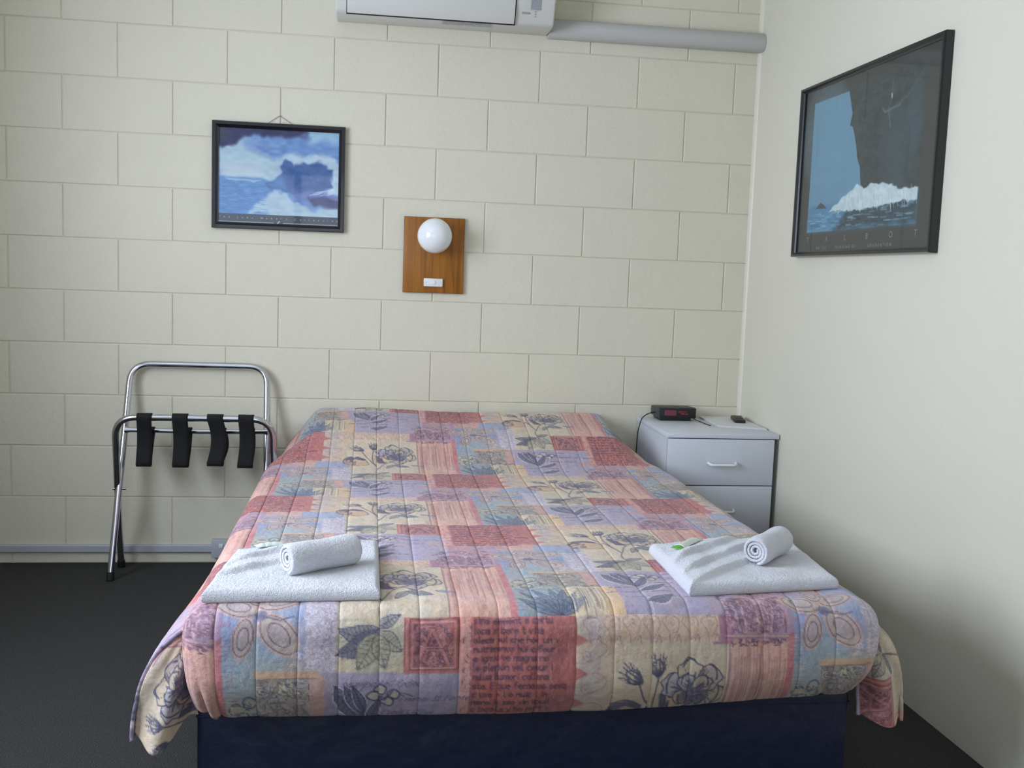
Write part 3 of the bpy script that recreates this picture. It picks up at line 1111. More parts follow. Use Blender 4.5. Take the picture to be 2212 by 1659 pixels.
def strap(xa, xb, xw, sag, tw):
    """webbing loop round both bars, hanging below; a thin ribbon with thickness"""
    yf, zf_ = yl_front(zf), zf
    rr = TR + .003
    prof_ = []
    for k in range(9):                               # over the front bar, from back to front
        a = math.pi * k / 8
        prof_.append((yf + rr * math.cos(a), zf_ + rr * math.sin(a), 0))
    n = 14
    for k in range(1, n + 1):                        # hanging front limb
        t = k / n
        prof_.append((yf - rr + (.018 * math.sin(math.pi * t)) + .020 * t, zf_ - sag * t, t))
    for k in range(1, 8):                            # the bottom turn
        a = math.pi * k / 8
        y0_ = yf - rr + .020
        prof_.append((y0_ + .022 * (1 - math.cos(a)), zf_ - sag - .016 * math.sin(a), 1))
    yb, zb_ = yc_ + .0125, zc_
    y1_ = yf - rr + .064
    for k in range(0, n + 1):                        # back limb up to the cross bar
        t = k / n
        prof_.append((y1_ + (yb - y1_) * t, zf_ - sag + (zb_ - zf_ + sag) * t, 1 - t))
    for k in range(1, 7):
        a = math.pi * k / 6
        prof_.append((yc_ + .0125 * math.cos(a), zb_ + .0125 * math.sin(a), 0))
    V = np.zeros((len(prof_), 5, 3))
    m = len(prof_)
    for i, (y, z, h) in enumerate(prof_):
        f = i / m
        xc = xa + (xb - xa) * min(1, max(0, (f - .15) / .5)) + tw * math.sin(math.pi * h) * .5
        for j in range(5):
            V[i, j] = L_(xc + (j / 4 - .5) * xw, y + .004 * tw * 0, z)
    o = link('strap', grid_mesh('strap', V), M_STRAP, lr)
    md = o.modifiers.new('thick', 'SOLIDIFY')
    md.thickness = .0022
    md.offset = 0
    return o


for args in ((.541, .529, .053, .172, .0), (.668, .664, .056, .174, .004), (.794, .790, .058, .168, .026), (.906, .898, .056, .174, .010)):
    strap(*args)

# ------------------------------------------------------------------ pictures
class P2(Canvas):
    pass


def print_mesh(name, cv, org, ux, uy, rows, cols_):
    yy, xx = np.meshgrid(np.linspace(0, 1, rows), np.linspace(0, 1, cols_), indexing='ij')
    V = np.array(org) + xx[..., None] * np.array(ux) + yy[..., None] * np.array(uy)
    c = cv.C[(yy * (cv.H - 1)).astype(int), (xx * (cv.W - 1)).astype(int)]
    return grid_mesh(name, V, c)


def frame_bm(a0, a1, b0, b1, wd, dp, lip, f):
    """mitred picture frame from a moulding profile; f maps (a,b,depth) to a vertex"""
    bm = bmesh.new()
    prof_ = [(0, 0), (0, dp * .8), (wd * .12, dp), (wd * .55, dp), (wd * .8, dp * .72), (wd, dp * .55), (wd, 0)]
    rings = []
    for (sx, sy) in ((0, 0), (1, 0), (1, 1), (0, 1)):
        ring = []
        for o_, dd in prof_:
            a = (a0 + o_) if sx == 0 else (a1 - o_)
            b = (b0 + o_) if sy == 0 else (b1 - o_)
            ring.append(bm.verts.new(f(a, b, dd)))
        rings.append(ring)
    n = len(prof_)
    for k in range(4):
        A, B = rings[k], rings[(k + 1) % 4]
        for i in range(n):
            j = (i + 1) % n
            bm.faces.new((A[i], B[i], B[j], A[j]))
    bmesh.ops.recalc_face_normals(bm, faces=bm.faces)
    return bm


# wave picture on the block wall
wp = empty('wall_picture', 'black framed seascape of a breaking wave on cream block wall', 'picture', (.996, 0, 1.322))
fx = lambda a, b, dd: (a, -dd - .003, b)
from_bm('frame', frame_bm(-.250, .250, 0, .404, .024, .021, 0, fx), M_FRAME, wp)
from_bm('inner_lip', frame_bm(-.2280, .2280, .0215, .3825, .0022, .0125, 0, fx), M_FRAMELINE, wp)
box('backing', (-.235, .235, -.0065, -.0025, .014, .390), M_FRAME, wp)
cv = Canvas(.456, .372, .001)
cw_, chh = .456, .372
PX = lambda x, y: (x * cw_, y * .330)
cv.C[:] = np.array((128, 158, 206)) / 255
cv.poly([PX(0, 0), PX(1, 0), PX(1, 1), PX(0, 1)], (120, 152, 206), 1, .03)
cv.poly([PX(.0, .25), PX(.2, .13), PX(.3, .17), PX(.5, .3), PX(.45, .6), PX(0, .6)], (188, 208, 222), 1, .02, .014)
cv.poly([PX(-.05, -.1), PX(.76, -.1), PX(.74, .06), PX(.66, .12), PX(.5, .1), PX(.42, .13), PX(.30, .10), PX(.22, .12), PX(.12, .20), PX(-.05, .26)], (58, 56, 98), 1, .012, .012)
cv.poly([PX(-.05, -.1), PX(.09, -.1), PX(.07, .16), PX(-.05, .18)], (66, 70, 90), .8, .01)
cv.poly([PX(.20, .17), PX(.48, .22), PX(.50, .33), PX(.35, .30), PX(.22, .23)], (104, 128, 200), .8, .022, .01)
cv.poly([PX(.76, -.05), PX(1.05, -.05), PX(1.05, .16), PX(.72, .15), PX(.72, .07)], (176, 206, 228), .95, .015, .012)
cv.poly([PX(.70, .14), PX(1.05, .12), PX(1.05, .36), PX(.62, .34), PX(.6, .22)], (122, 156, 212), .9, .03, .01)
cv.poly([PX(.40, .2), PX(.5, .12), PX(.56, .12), PX(.5, .28), PX(.45, .36)], (134, 164, 212), .8, .02, .01)
cv.poly([PX(.5, .34), PX(.62, .29), PX(.68, .33), PX(.80, .27), PX(.88, .33), PX(.96, .36), PX(1.05, .40), PX(1.05, .72), PX(.93, .68), PX(.9, .45), PX(.7, .42), PX(.6, .44)], (200, 216, 230), .95, .012, .014)
cv.poly([PX(.03, .42), PX(.30, .40), PX(.36, .5), PX(.34, .58), PX(.02, .57)], (198, 208, 220), .7, .02, .01)
cv.poly([PX(-.05, .575), PX(.40, .60), PX(.6, .58), PX(.6, .75), PX(.35, .78), PX(.3, 1.05), PX(-.05, 1.05)], (96, 142, 200), 1, .008, .006)
cv.poly([PX(.515, .41), PX(.535, .375), PX(.57, .358), PX(.60, .375), PX(.625, .405), PX(.66, .385), PX(.70, .365), PX(.75, .385), PX(.83, .345), PX(.905, .385), PX(.915, .43), PX(.955, .46),
         PX(.93, .56), PX(.94, .64), PX(.86, .70), PX(.62, .73), PX(.42, .70), PX(.40, .64), PX(.48, .59), PX(.535, .50), PX(.51, .44)], (74, 104, 162), 1, .006, .008)
cv.poly([PX(.60, .45), PX(.66, .48), PX(.68, .60), PX(.60, .66), PX(.55, .62)], (48, 88, 158), .8, .02, .008)
cv.poly([PX(.42, .64), PX(.52, .57), PX(.56, .60), PX(.55, .68), PX(.44, .68)], (92, 140, 198), .8, .014, .006)
cv.poly([PX(.38, .57), PX(.42, .44), PX(.48, .35), PX(.53, .37), PX(.505, .42), PX(.53, .49), PX(.48, .575), PX(.42, .60)], (190, 206, 222), .95, .008, .006)
cv.poly([PX(.06, .60), PX(.35, .615), PX(.30, .635), PX(.10, .62)], (196, 212, 226), .8, .004, .004)
cv.poly([PX(.24, 1.0), PX(.30, .88), PX(.40, .78), PX(.46, .72), PX(.55, .74), PX(.62, .82), PX(.74, .90), PX(.85, .91), PX(.93, .88), PX(1.05, .96), PX(1.05, 1.05), PX(.42, 1.05), PX(.40, .96)], (188, 206, 222), 1, .010, .014)
cv.poly([PX(.62, .70), PX(.9, .70), PX(1.05, .72), PX(1.05, .84), PX(.8, .86), PX(.66, .80)], (122, 130, 190), .9, .014, .012)
cv.poly([PX(.74, .79), PX(.85, .76), PX(1.05, .80), PX(1.05, .93), PX(.86, .88), PX(.78, .85)], (70, 68, 116), .95, .008, .010)
cv.poly([PX(.90, .68), PX(.96, .64), PX(.97, .70), PX(.91, .74)], (222, 226, 240), .9, .006, .008)
for _ in range(150):
    x, y = random.uniform(0, .36), random.uniform(.66, .99)
    cv.line([PX(x, y), PX(x + random.uniform(.02, .07), y + .004)], .0012, random.choice([(134, 174, 220), (72, 118, 186)]), .5)
for _ in range(26):
    x = random.uniform(.54, .95)
    y = .350 + .03 * math.sin(x * 30)
    cv.wash(x * cw_, y * .33 - .004, .016, random.uniform(.010, .018), (208, 220, 233), .45, .9)
for _ in range(40):
    x, y = random.uniform(.03, .34), random.uniform(.40, .56)
    cv.wash(x * cw_, y * .33, .03, .012, (206, 216, 226), .35, 1.5)
for _ in range(60):
    x = random.uniform(.55, .9)
    cv.line([PX(x, .46 + random.uniform(0, .2)), PX(x + random.uniform(.03, .08), .44 + random.uniform(0, .2))], .0018, random.choice([(98, 128, 184), (60, 84, 144)]), .35)
for _ in range(20):
    x = random.uniform(.75, .93)
    y = random.uniform(.70, .76)
    cv.line([PX(x, y), PX(x + .05, y - .02)], .002, (206, 212, 236), .6)
cv.rect(-.01, .330, .5, .40, (66, 68, 82), 1, soft=.001, var=.01)
cv.line([(0, .3605), (.209, .3605)], .0026, (190, 190, 196), .9)
cv.line([(.247, .3605), (.456, .3605)], .0026, (190, 190, 196), .9)
cv.curve([(.216, .356), (.224, .366), (.236, .366), (.240, .356)], .002, (40, 44, 52), .9)
cv.line([(.224, .362), (.231, .354)], .005, (200, 202, 206), .9)
link('print', print_mesh('print', cv, (-.228, -.0085, .388), (.456, 0, 0), (0, 0, -.372), 373, 457), M_PRINTP, wp)
txt = 'The John Wehein Collection'
tx = [.0055, .0245, .0435, None, .077, .0955, .115, .1345, None, .169, .191, .2105, .2305, .248, .269, None, .302, .3245, .3425, .3595, .3785, .397, .4175, .4345, .4525, .4705]
bmx = None
k_ = .456 / .4760
for ch, x in zip(txt, tx):
    if x is not None:
        text_mesh('caption', ch, .0098, M_LETTER, wp, (-.2275 + x * k_ - .002, -.0092, .0405), (math.radians(90), 0, 0))
box('glass', (-.228, .228, -.0122, -.0106, .021, .383), M_GLASS, wp)
tube('hanging_cord', [(-.055, -.008, .396), (-.004, -.006, .4325), (.004, -.006, .4325), (.062, -.008, .396)], .0009, M_STRING, wp, 6)
tube('nail', [(0, 0.003, .434), (0, -.010, .435)], .0016, M_CHROME, wp, 8)

# ship and leaping figure poster on the right wall
tp = empty('wall_picture', 'large black framed poster of dark cliff and surf on right wall', 'picture', (XR, -.980, 1.284))
fy = lambda a, b, dd: (-dd - .003, a, b)
from_bm('frame', frame_bm(-.470, .474, 0, .596, .017, .026, 0, fy), M_FRAME, tp)
from_bm('inner_lip', frame_bm(-.4550, .4590, .0150, .5810, .0018, .0160, 0, fy), M_FRAMELINE, tp)
box('backing', (-.009, -.0025, -.462, .466, .008, .588), M_FRAME, tp)
# canvas x runs from the far (left in view) edge towards the camera: y = -.980+.458 - a
TW, TH = .916, .568
cv = Canvas(TW, TH, .002)
ax = lambda y: (-.980 + .460) - y
az = lambda z: (1.284 + .582) - z
Q = lambda y, z: (ax(y), az(z))
cv.C[:] = np.array((66, 64, 62)) / 255  # black paper lifted to grey: veiling reflection of the glass put into the colour
cv.poly([Q(-.594, 1.819), Q(-1.338, 1.819), Q(-1.338, 1.370), Q(-.594, 1.370)], (112, 152, 176), 1, .001, var=.008)
cv.wash(ax(-.70), az(1.70), .2, .2, (120, 160, 184), .6)
cv.poly([Q(-.594, 1.46), Q(-1.338, 1.46), Q(-1.338, 1.370), Q(-.594, 1.370)], (88, 136, 170), 1, .012)
cv.poly([Q(-.90, 1.44), Q(-1.338, 1.45), Q(-1.338, 1.370), Q(-.80, 1.370)], (50, 66, 74), .95, .02, .01)
cv.poly([Q(-.852, 1.830), Q(-.891, 1.745), Q(-.880, 1.707), Q(-.900, 1.700), Q(-.920, 1.665), Q(-.945, 1.600), Q(-.967, 1.564), Q(-.987, 1.49), Q(-1.345, 1.47), Q(-1.345, 1.83)], (60, 66, 68), 1, .002, .003)
cv.wash(ax(-1.20), az(1.60), .12, .14, (66, 82, 92), .8)
cv.wash(ax(-1.29), az(1.68), .05, .12, (70, 88, 96), .7)
foam = [Q(-.762, 1.436), Q(-.82, 1.462), Q(-.876, 1.482), Q(-.93, 1.50), Q(-.96, 1.512), Q(-1.004, 1.497), Q(-1.06, 1.503), Q(-1.125, 1.499), Q(-1.19, 1.487), Q(-1.251, 1.475), Q(-1.338, 1.474), Q(-1.338, 1.442), Q(-1.211, 1.437), Q(-1.014, 1.430)]
cv.poly(foam, (206, 218, 222), 1, .003, .006, 30)
for _ in range(60):
    y = random.uniform(-1.33, -.82)
    zz = random.uniform(1.44, 1.49)
    cv.line([Q(y, zz), Q(y - .006, zz - random.uniform(.01, .03))], .004, random.choice([(226, 234, 236), (170, 190, 200)]), .5)
for _ in range(110):
    y, zz = random.uniform(-1.33, -.62), random.uniform(1.375, 1.435)
    cv.line([Q(y, zz), Q(min(y + .035, -.6), zz)], .003, random.choice([(128, 170, 194), (60, 92, 110), (176, 200, 210)]), .45)
cv.poly([Q(-.655, 1.450), Q(-.675, 1.462), Q(-.692, 1.470), Q(-.715, 1.462), Q(-.745, 1.447), Q(-.70, 1.449)], (66, 70, 88), .95, .002)
GR = (92, 112, 108)
cv.line([Q(-1.148, 1.800), Q(-1.146, 1.756), Q(-1.130, 1.724)], .004, GR, .8)
cv.line([Q(-1.092, 1.728), Q(-1.108, 1.715), Q(-1.135, 1.718), Q(-1.20, 1.724)], .007, GR, .9)
cv.line([Q(-1.130, 1.718), Q(-1.147, 1.668)], .006, GR, .9)
cv.line([Q(-1.144, 1.762), Q(-1.146, 1.754)], .009, (170, 184, 184), .9)
cv.line([Q(-1.330, 1.812), Q(-1.240, 1.742), Q(-1.18, 1.724)], .003, (74, 90, 88), .8)
link('print', print_mesh('print', cv, (-.0105, .460, .582), (0, -.916, 0), (0, 0, -.568), 285, 459), M_PRINTP, tp)
for ch, y in zip('TALBOT', (-.609, -.761, -.902, -1.051, -1.199, -1.345)):
    text_mesh('title_lettering', ch, .026, M_LETTERDIM, tp, (-.0112, y + .980 + .009, 1.334 - 1.284), (math.radians(90), 0, math.radians(-90)))
for wd_, y in (('ON THE', -.680), ('MORNING OF', -.832), ('GRADUATION', -1.060)):
    text_mesh('small_lettering', wd_, .0150, M_LETTERDIM, tp, (-.0112, y + .980, 1.308 - 1.284),
              (math.radians(90), 0, math.radians(-90)), spacing=1.75)
box('glass', (-.0165, -.0145, -.458, .462, .012, .584), M_GLASS, tp)

# ------------------------------------------------------------------ wall lamp
wl = empty('wall_lamp', 'white globe wall lamp on square timber backboard above the bed', 'lamp', (1.600, 0, 1.101))
box('backboard', (-.1185, .1185, -.017, -.0008, 0, .295), M_WOOD, wl, bev=.0018)
box('backboard_edge', (-.1195, .1195, -.013, -.0006, -.001, .296), M_WOODEDGE, wl)
bm = bmesh.new()
bmesh.ops.create_uvsphere(bm, u_segments=48, v_segments=32, radius=.0675)
bmesh.ops.translate(bm, verts=bm.verts, vec=(-.003, -.093, .221))
from_bm('globe', bm, M_GLOBE, wl, True)
tube('lamp_holder', [(-.003, -.012, .221), (-.003, -.036, .221)], .038, M_SWITCH, wl, 28)
sw = box('switch_plate', (-.0375, .0375, -.027, -.0165, .0245, .0565), M_SWITCH, wl, bev=.0025)
box('rocker_switch', (-.0065, .0085, -.0300, -.0262, .0335, .0475), M_SWITCH, sw, bev=.001)
for x in (-.028, .028):
    tube('screw_cap', [(x, -.0255, .0405), (x, -.0276, .0405)], .0030, M_PLASTIC, sw, 12)

# ------------------------------------------------------------------ bedside cabinet and what is on it
CX0, CX1, CY, CT = 2.462, 2.895, -.455, .619
cb = empty('bedside_cabinet', 'white melamine bedside cabinet with drawers in the corner', 'cabinet', (CX0, CY, 0))
Lc = lambda x0, x1, y0, y1, z0, z1: (x0 - CX0, x1 - CX0, y0 - CY, y1 - CY, z0, z1)
box('cabinet_top', Lc(CX0 - .002, CX1, CY, -.006, CT - .017, CT), M_CAB, cb, bev=.0015)
box('body', Lc(CX0 + .003, CX1 - .016, CY + .022, -.010, .0, CT - .0172), M_CAB, cb)
box('drawer_recess', Lc(CX0 + .008, CX1 - .022, CY + .016, CY + .0225, .05, CT - .0175), M_DARKGAP, cb)
box('plinth', Lc(CX0 + .012, CX1 - .026, CY + .030, CY + .034, .0, .05), M_CAB, cb)
dz = [(.424, .5985), (.2335, .4205), (.046, .230)]
for a, b in dz:
    dr = box('drawer', Lc(CX0 + .004, CX1 - .017, CY + .0015, CY + .0175, a, b), M_CAB, cb, bev=.001)
    zc = b - .094
    xc = 2.676 - CX0
    pth = smooth_path([(xc - .054, .001, zc + .004), (xc - .048, -.026, zc), (xc + .048, -.026, zc), (xc + .054, .001, zc + .004)], .014, 6)
    tube('handle', pth, .0052, M_HANDLE, dr, 12)

ck = empty('clock_radio', 'black clock radio with dark red display on bedside cabinet', 'clock radio', (2.592, -.068, CT))
pf = [(-.058, .0115), (-.056, .052), (-.050, .0545), (.050, .0500), (.056, .046), (.056, .013)]
prism('housing', pf, 'x', -.077, .080, M_CLOCKSIDE, ck, bev=.003)
box('fascia', (-.070, .0795, -.0605, -.056, .0135, .0520), M_BLACKPL, ck, bev=.0015)
box('base', (-.067, .062, -.052, .050, .0006, .0120), M_BLACKPL, ck, bev=.003)
box('display', (-.052, -.003, -.0618, -.0602, .0225, .0440), M_RED, ck)
for x0, x1, z0, z1 in ((.006, .028, .036, .040), (.016, .032, .028, .033), (.036, .046, .027, .031), (.030, .040, .037, .040)):
    box('indicator_mark', (x0, x1, -.0616, -.0602, z0, z1), M_RED2, ck)
cd_ = tube('power_cord', smooth_path([(-.074, -.010, .030), (-.110, -.020, .024), (-.138, -.030, .006), (-.152, -.034, -.050), (-.156, -.036, -.16)], .016, 5), .0022, M_RUBBER, ck, 8)
tube('aerial_wire', smooth_path([(.076, .0, .012), (.086, -.030, .0028), (.092, -.095, .0028), (.094, -.150, .0028), (.099, -.190, .0028)], .025, 5), .0017, M_RUBBER, ck, 8)

fo = empty('paper_folder', 'thin white paper folder under the remote on bedside cabinet', 'folder', (2.80, -.17, CT))
for k, (dx, dy) in enumerate(((0, 0), (.002, .002), (-.001, .004))):
    pts = [(2.712 - 2.80 + dx, -.285 + .17 + dy), (2.886 - 2.80 + dx, -.346 + .17 + dy), (2.889 - 2.80 + dx, -.022 + .17), (2.722 - 2.80 + dx, -.018 + .17)]
    prism('sheet' if k < 2 else 'cover', pts, 'z', .0006 + k * .0024, .0026 + k * .0024, M_PAPER, fo)
bm = bmesh.new()
rm = empty('remote_control', 'small black remote control lying on the white paper folder', 'remote control', (2.842, -.150, CT + .0082), math.radians(-12))
pf = [(-.066, 0.0), (-.060, .012), (.050, .016), (.064, .012), (.066, .0)]
prism('remote_body', [(p[0], p[1]) for p in pf], 'x', -.0215, .0215, M_BLACKPL, rm, bev=.003)
for i in range(3):
    for j in range(5):
        box('button', (-.013 + i * .010, -.007 + i * .010, -.03 + j * .015, -.021 + j * .015, .0128, .0162), M_CLOCKSIDE, rm, bev=.0008)

# ------------------------------------------------------------------ bed
BX0, BX1, BY = 1.024, 2.432, -2.045
bed = empty('bed', 'double bed with navy blue base and mattress hidden under the bedspread', 'bed', (1.725, -1.05, 0))
Lb = lambda x0, x1, y0, y1, z0, z1: (x0 - 1.725, x1 - 1.725, y0 + 1.05, y1 + 1.05, z0, z1)
bs = box('bed_base', Lb(BX0, BX1, BY, -.06, .035, .290), M_NAVY, bed, bev=.014, seg=4)
bm = bmesh.new()
add_box(bm, *Lb(BX0 - .001, BX1 + .001, BY - .0012, -.059, .262, .2655), bev=.0012)
from_bm('piping', bm, M_NAVY, bs)
for x, y in ((1.12, -1.95), (2.33, -1.95), (1.12, -.16), (2.33, -.16)):
    tube('castor', [(x - 1.725, y + 1.05, .0), (x - 1.725, y + 1.05, .04)], .022, M_RUBBER, bed, 16)
box('mattress', Lb(BX0 - .004, BX1 + .004, -2.050, -.055, .291, .470), M_MATT, bed, bev=.035, seg=5)

# ------------------------------------------------------------------ bedspread
XA, XB = 1.005, 2.470          # where the sides turn down
RE = .055
R0 = .060                      # foot roll
ZT = .500
YR = -2.045
ZEND = .288
OFFL, OFFR = .118, .095


def pillow(x, y):
    """height of the spread along the bed: raised over the pillows"""
    t = -y
    h = np.interp(t, [0, .03, .10, .24, .385, .49, .60, .72, .9], [.108, .124, .134, .112, .084, .046, .012, .002, .0])
    w = sstep(XA + .00, XA + .17, x) * (1 - sstep(XB - .20, XB + .02, x))
    sag = 1 - .05 * np.exp(-((x - 1.66) / .20) ** 2) + .05 * np.exp(-((x - 1.40) / .15) ** 2)
    return h * w * sag


def build_spread():
    # rows: parameter along the length
    tt = np.concatenate([np.arange(.012, 1.0, .0045), np.arange(1.0, -YR, .0028)])
    n_top = len(tt)
    arc = np.linspace(0, math.pi / 2, 38)[1:]
    dropz = np.linspace(ZT - R0, ZEND, 66)[1:]
    py, pz, ny, nz, T = [], [], [], [], []
    for t in tt:
        py.append(-t); pz.append(ZT); ny.append(0); nz.append(1); T.append(t)
    for a in arc:
        py.append(YR - R0 * math.sin(a)); pz.append(ZT - R0 + R0 * math.cos(a))
        ny.append(-math.sin(a)); nz.append(math.cos(a)); T.append(-YR + R0 * a)
    tl = T[-1]
    for z in dropz:
        dd = (ZT - R0) - z
        tuck = .030 * (max(0, dd - .07) / .09) ** 2
        belly = .006 * math.sin(math.pi * min(1, dd / .15))
        py.append(YR - R0 - belly + tuck); pz.append(z); ny.append(-1); nz.append(0); T.append(tl + dd)
    # the hem turned back under
    for k in range(1, 7):
        py.append(py[-1] + .006); pz.append(pz[-1] + (.001 if k > 2 else -.001)); ny.append(-.3); nz.append(-.9); T.append(T[-1] + .006)
    py, pz, ny, nz, T = map(np.array, (py, pz, ny, nz, T))
    R = len(T)
    # columns
    nd, na = 44, 20
    flat = np.arange(XA + RE, XB - RE, .0026)
    D = .232
    dcol = np.linspace(D, 0, nd + 1)[:-1]
    th = np.linspace(math.pi / 2, 0, na + 1)[:-1]
    xs = np.concatenate([np.full(nd, XA), XA + RE - RE * np.sin(th), flat, XB - RE + RE * np.sin(th[::-1]), np.full(nd, XB)])
    off = np.concatenate([np.full(nd, -RE), -(RE - RE * np.cos(th)), np.zeros(len(flat)), -(RE - RE * np.cos(th[::-1])), np.full(nd, -RE)])
    dd = np.concatenate([dcol, np.zeros(na + len(flat) + na), dcol[::-1]])
    sX = np.concatenate([XA + RE - RE * math.pi / 2 - dcol, XA + RE - RE * th, flat, XB - RE + RE * th[::-1], XB - RE + RE * math.pi / 2 + dcol[::-1]])
    side = np.concatenate([-np.ones(nd), np.zeros(2 * na + len(flat)), np.ones(nd)])
    Cn = len(xs)
    X = np.tile(xs, (R, 1))
    Y = np.tile(py[:, None], (1, Cn))
    Z = np.tile(pz[:, None], (1, Cn))
    NY, NZ = ny[:, None], nz[:, None]
    S = np.tile(sX, (R, 1))
    TT = np.tile(T[:, None], (1, Cn))
    o = np.tile(off, (R, 1)).astype(float)
    # pillow rise only on the top
    P = pillow(X, Y) * (np.arange(R)[:, None] < n_top)
    topm = (side == 0)[None, :]
    # channel quilting, puckers and soft unevenness
    pitch = .0805
    q = (S - 1.148 + pitch * 40) / pitch
    qd = np.abs(q - np.round(q)) * pitch
    chan = -.0032 * np.exp(-(qd / .0032) ** 2) + .0010 * np.sin(np.pi * (q - np.floor(q)))
    puck = .0014 * (vnoise(q * 2.0, TT * 55, 5) - .5) * (.3 + np.exp(-(qd / .02) ** 2))
    soft = .0050 * (vnoise(S * 5, TT * 4, 8) - .5) + .0030 * (vnoise(S * 14, TT * 10, 9) - .5)
    front = (np.arange(R)[:, None] >= n_top + 20)
    pull = .0050 * (vnoise(S * 22, TT * 18, 19) - .5) * front
    o = o + chan + puck + soft + pull
    # gathered tucks at the lower left corner of the foot
    bot = sstep(-YR + R0 * 1.57 + .06, -YR + R0 * 1.57 + .15, TT) * front
    gat = bot * (-.020 * np.exp(-((S - 1.035) / .007) ** 2) - .016 * np.exp(-((S - 1.065) / .007) ** 2) + .008 * np.exp(-((S - 1.050) / .008) ** 2))
    gat += bot * (-.006 * np.exp(-((S - 2.35) / .012) ** 2))
    o = o + gat
    # the corners of the foot draw in towards the bottom
    below = (ZT - R0 - Z).clip(0, 1) * front
    draw = 1.2 * below ** 1.6
    cl = np.exp(-((S - XA) / .09) ** 2)
    cr = np.exp(-((S - XB) / .09) ** 2)
    X = X + draw * cl * .36 - draw * cr * .55
    Z = Z - .008 * below / .15 * np.sin((S - 1.0) / 1.45 * math.pi) * front + .020 * (below / .15) * sstep(1.75, 2.47, S)
    Y2 = Y + NY * o
    Z2 = Z + NZ * o + P
    # side drapes hang from the edge and swing out towards the foot
    def flare(yv, d, sg):
        k = sstep(-1.2, -2.05, yv)
        if sg < 0:
            amp, base = OFFL, .012
        else:
            amp, base = OFFR, .014
        return base * (1 - np.exp(-d / .03)) + k * (amp - base) * (1 - np.exp(-d / .085)) \
            + (.012 * np.sin(yv * 7.0 + sg) * (1 - k) + .006 * np.sin(yv * 19)) * (d / D)
    for sg in (-1, 1):
        cm = side == sg
        d = dd[cm][None, :]
        yv = Y[:, cm]
        zt = ZT - RE + P[:, cm] - .0
        zd = zt - d * (1 - .02 * (sg > 0))
        X[:, cm] = X[:, cm] + sg * flare(yv, d, sg) + sg * (chan[:, cm] * .6 + puck[:, cm])
        Y2[:, cm] = yv
        Z2[:, cm] = zd
    sq = sstep(-.62, -.46, Y)
    sql = sstep(-.55, -.28, Y)
    X = X - sq * .062 * sstep(XB - .30, XB, X) + sql * .034 * (1 - sstep(XA, XA + .25, X))
    X = X - .024 * sstep(-1.95, -1.45, Y) * (1 - sq) * sstep(XB - .35, XB, X)
    V = np.stack([X, Y2, Z2], -1)
    Cc_ = sample_print(S, TT)
    keep = np.ones((R - 1, Cn - 1), bool)
    ci = np.arange(Cn - 1)
    sidecol = (ci < nd) | (ci >= Cn - 1 - nd)
    keep[n_top - 1:, :] &= ~sidecol[None, :]
    keep = keep
    extra = []
    # corner folds: the cloth turns round the tip of the side drape and back in behind the foot face
    for sg in (-1, 1):
        ne, ndd = 64, 90
        e = np.linspace(0, 1, ne)[:, None]
        d = np.linspace(0, 1, ndd)[None, :]
        yt = Y[n_top - 1, 0]
        DL = (D - .004) if sg < 0 else (D - .010)
        bottom = (1 - .17 * sstep(.25, 1, e)) if sg < 0 else (1 - .05 * sstep(.2, 1, e))
        rnd = .030 if sg < 0 else .004
        dm = d * (DL * bottom) + d ** 6 * rnd * (np.sin(math.pi * np.clip(e * 1.3, 0, 1)) - .35)
        xe = (XA if sg < 0 else XB) + sg * flare(np.full_like(dm, yt), dm, sg)
        xin = (XA + .022) if sg < 0 else (XB - .022)
        # keep the last rows of the drape and the fold continuous; slight bulge to the front
        kk = e ** .9
        xw = xe * (1 - kk) + xin * kk
        wide = sstep(0, .12, dm)
        yv = yt - (.030 * np.sin(math.pi * np.clip(e * 1.15, 0, 1)) + .010 * np.sin(e * 9 + dm * 20)) * wide + .004
        yv = yv - .012 * (1 - wide) * 0
        zz = ZT - RE - dm + .0
        creas = .004 * (vnoise(e * 7 + 0 * dm, dm * 30 + 0 * e, 31 + sg) - .5)
        yv = yv + creas
        g = np.stack([xw + 0 * zz, yv, zz], -1)
        base = XA + RE - RE * math.pi / 2 if sg < 0 else XB - RE + RE * math.pi / 2
        cS = base + sg * dm
        cT = (-YR) + e * .16 + 0 * dm
        if sg < 0:
            cT = cT + .10
        extra.append((g, sample_print(cS + 0 * cT, cT + 0 * cS)))
    me = grid_mesh('bedspread', V, Cc_, keep, extra)
    o_ = link('bedspread', me, M_QUILT, None)
    md = o_.modifiers.new('wadding', 'SOLIDIFY')
    md.thickness = .007
    md.offset = -1
    return o_


qs = build_spread()
tag(qs, 'patchwork print quilted bedspread in pink, cream, lavender and blue on the bed', 'bedspread')

# ------------------------------------------------------------------ towels


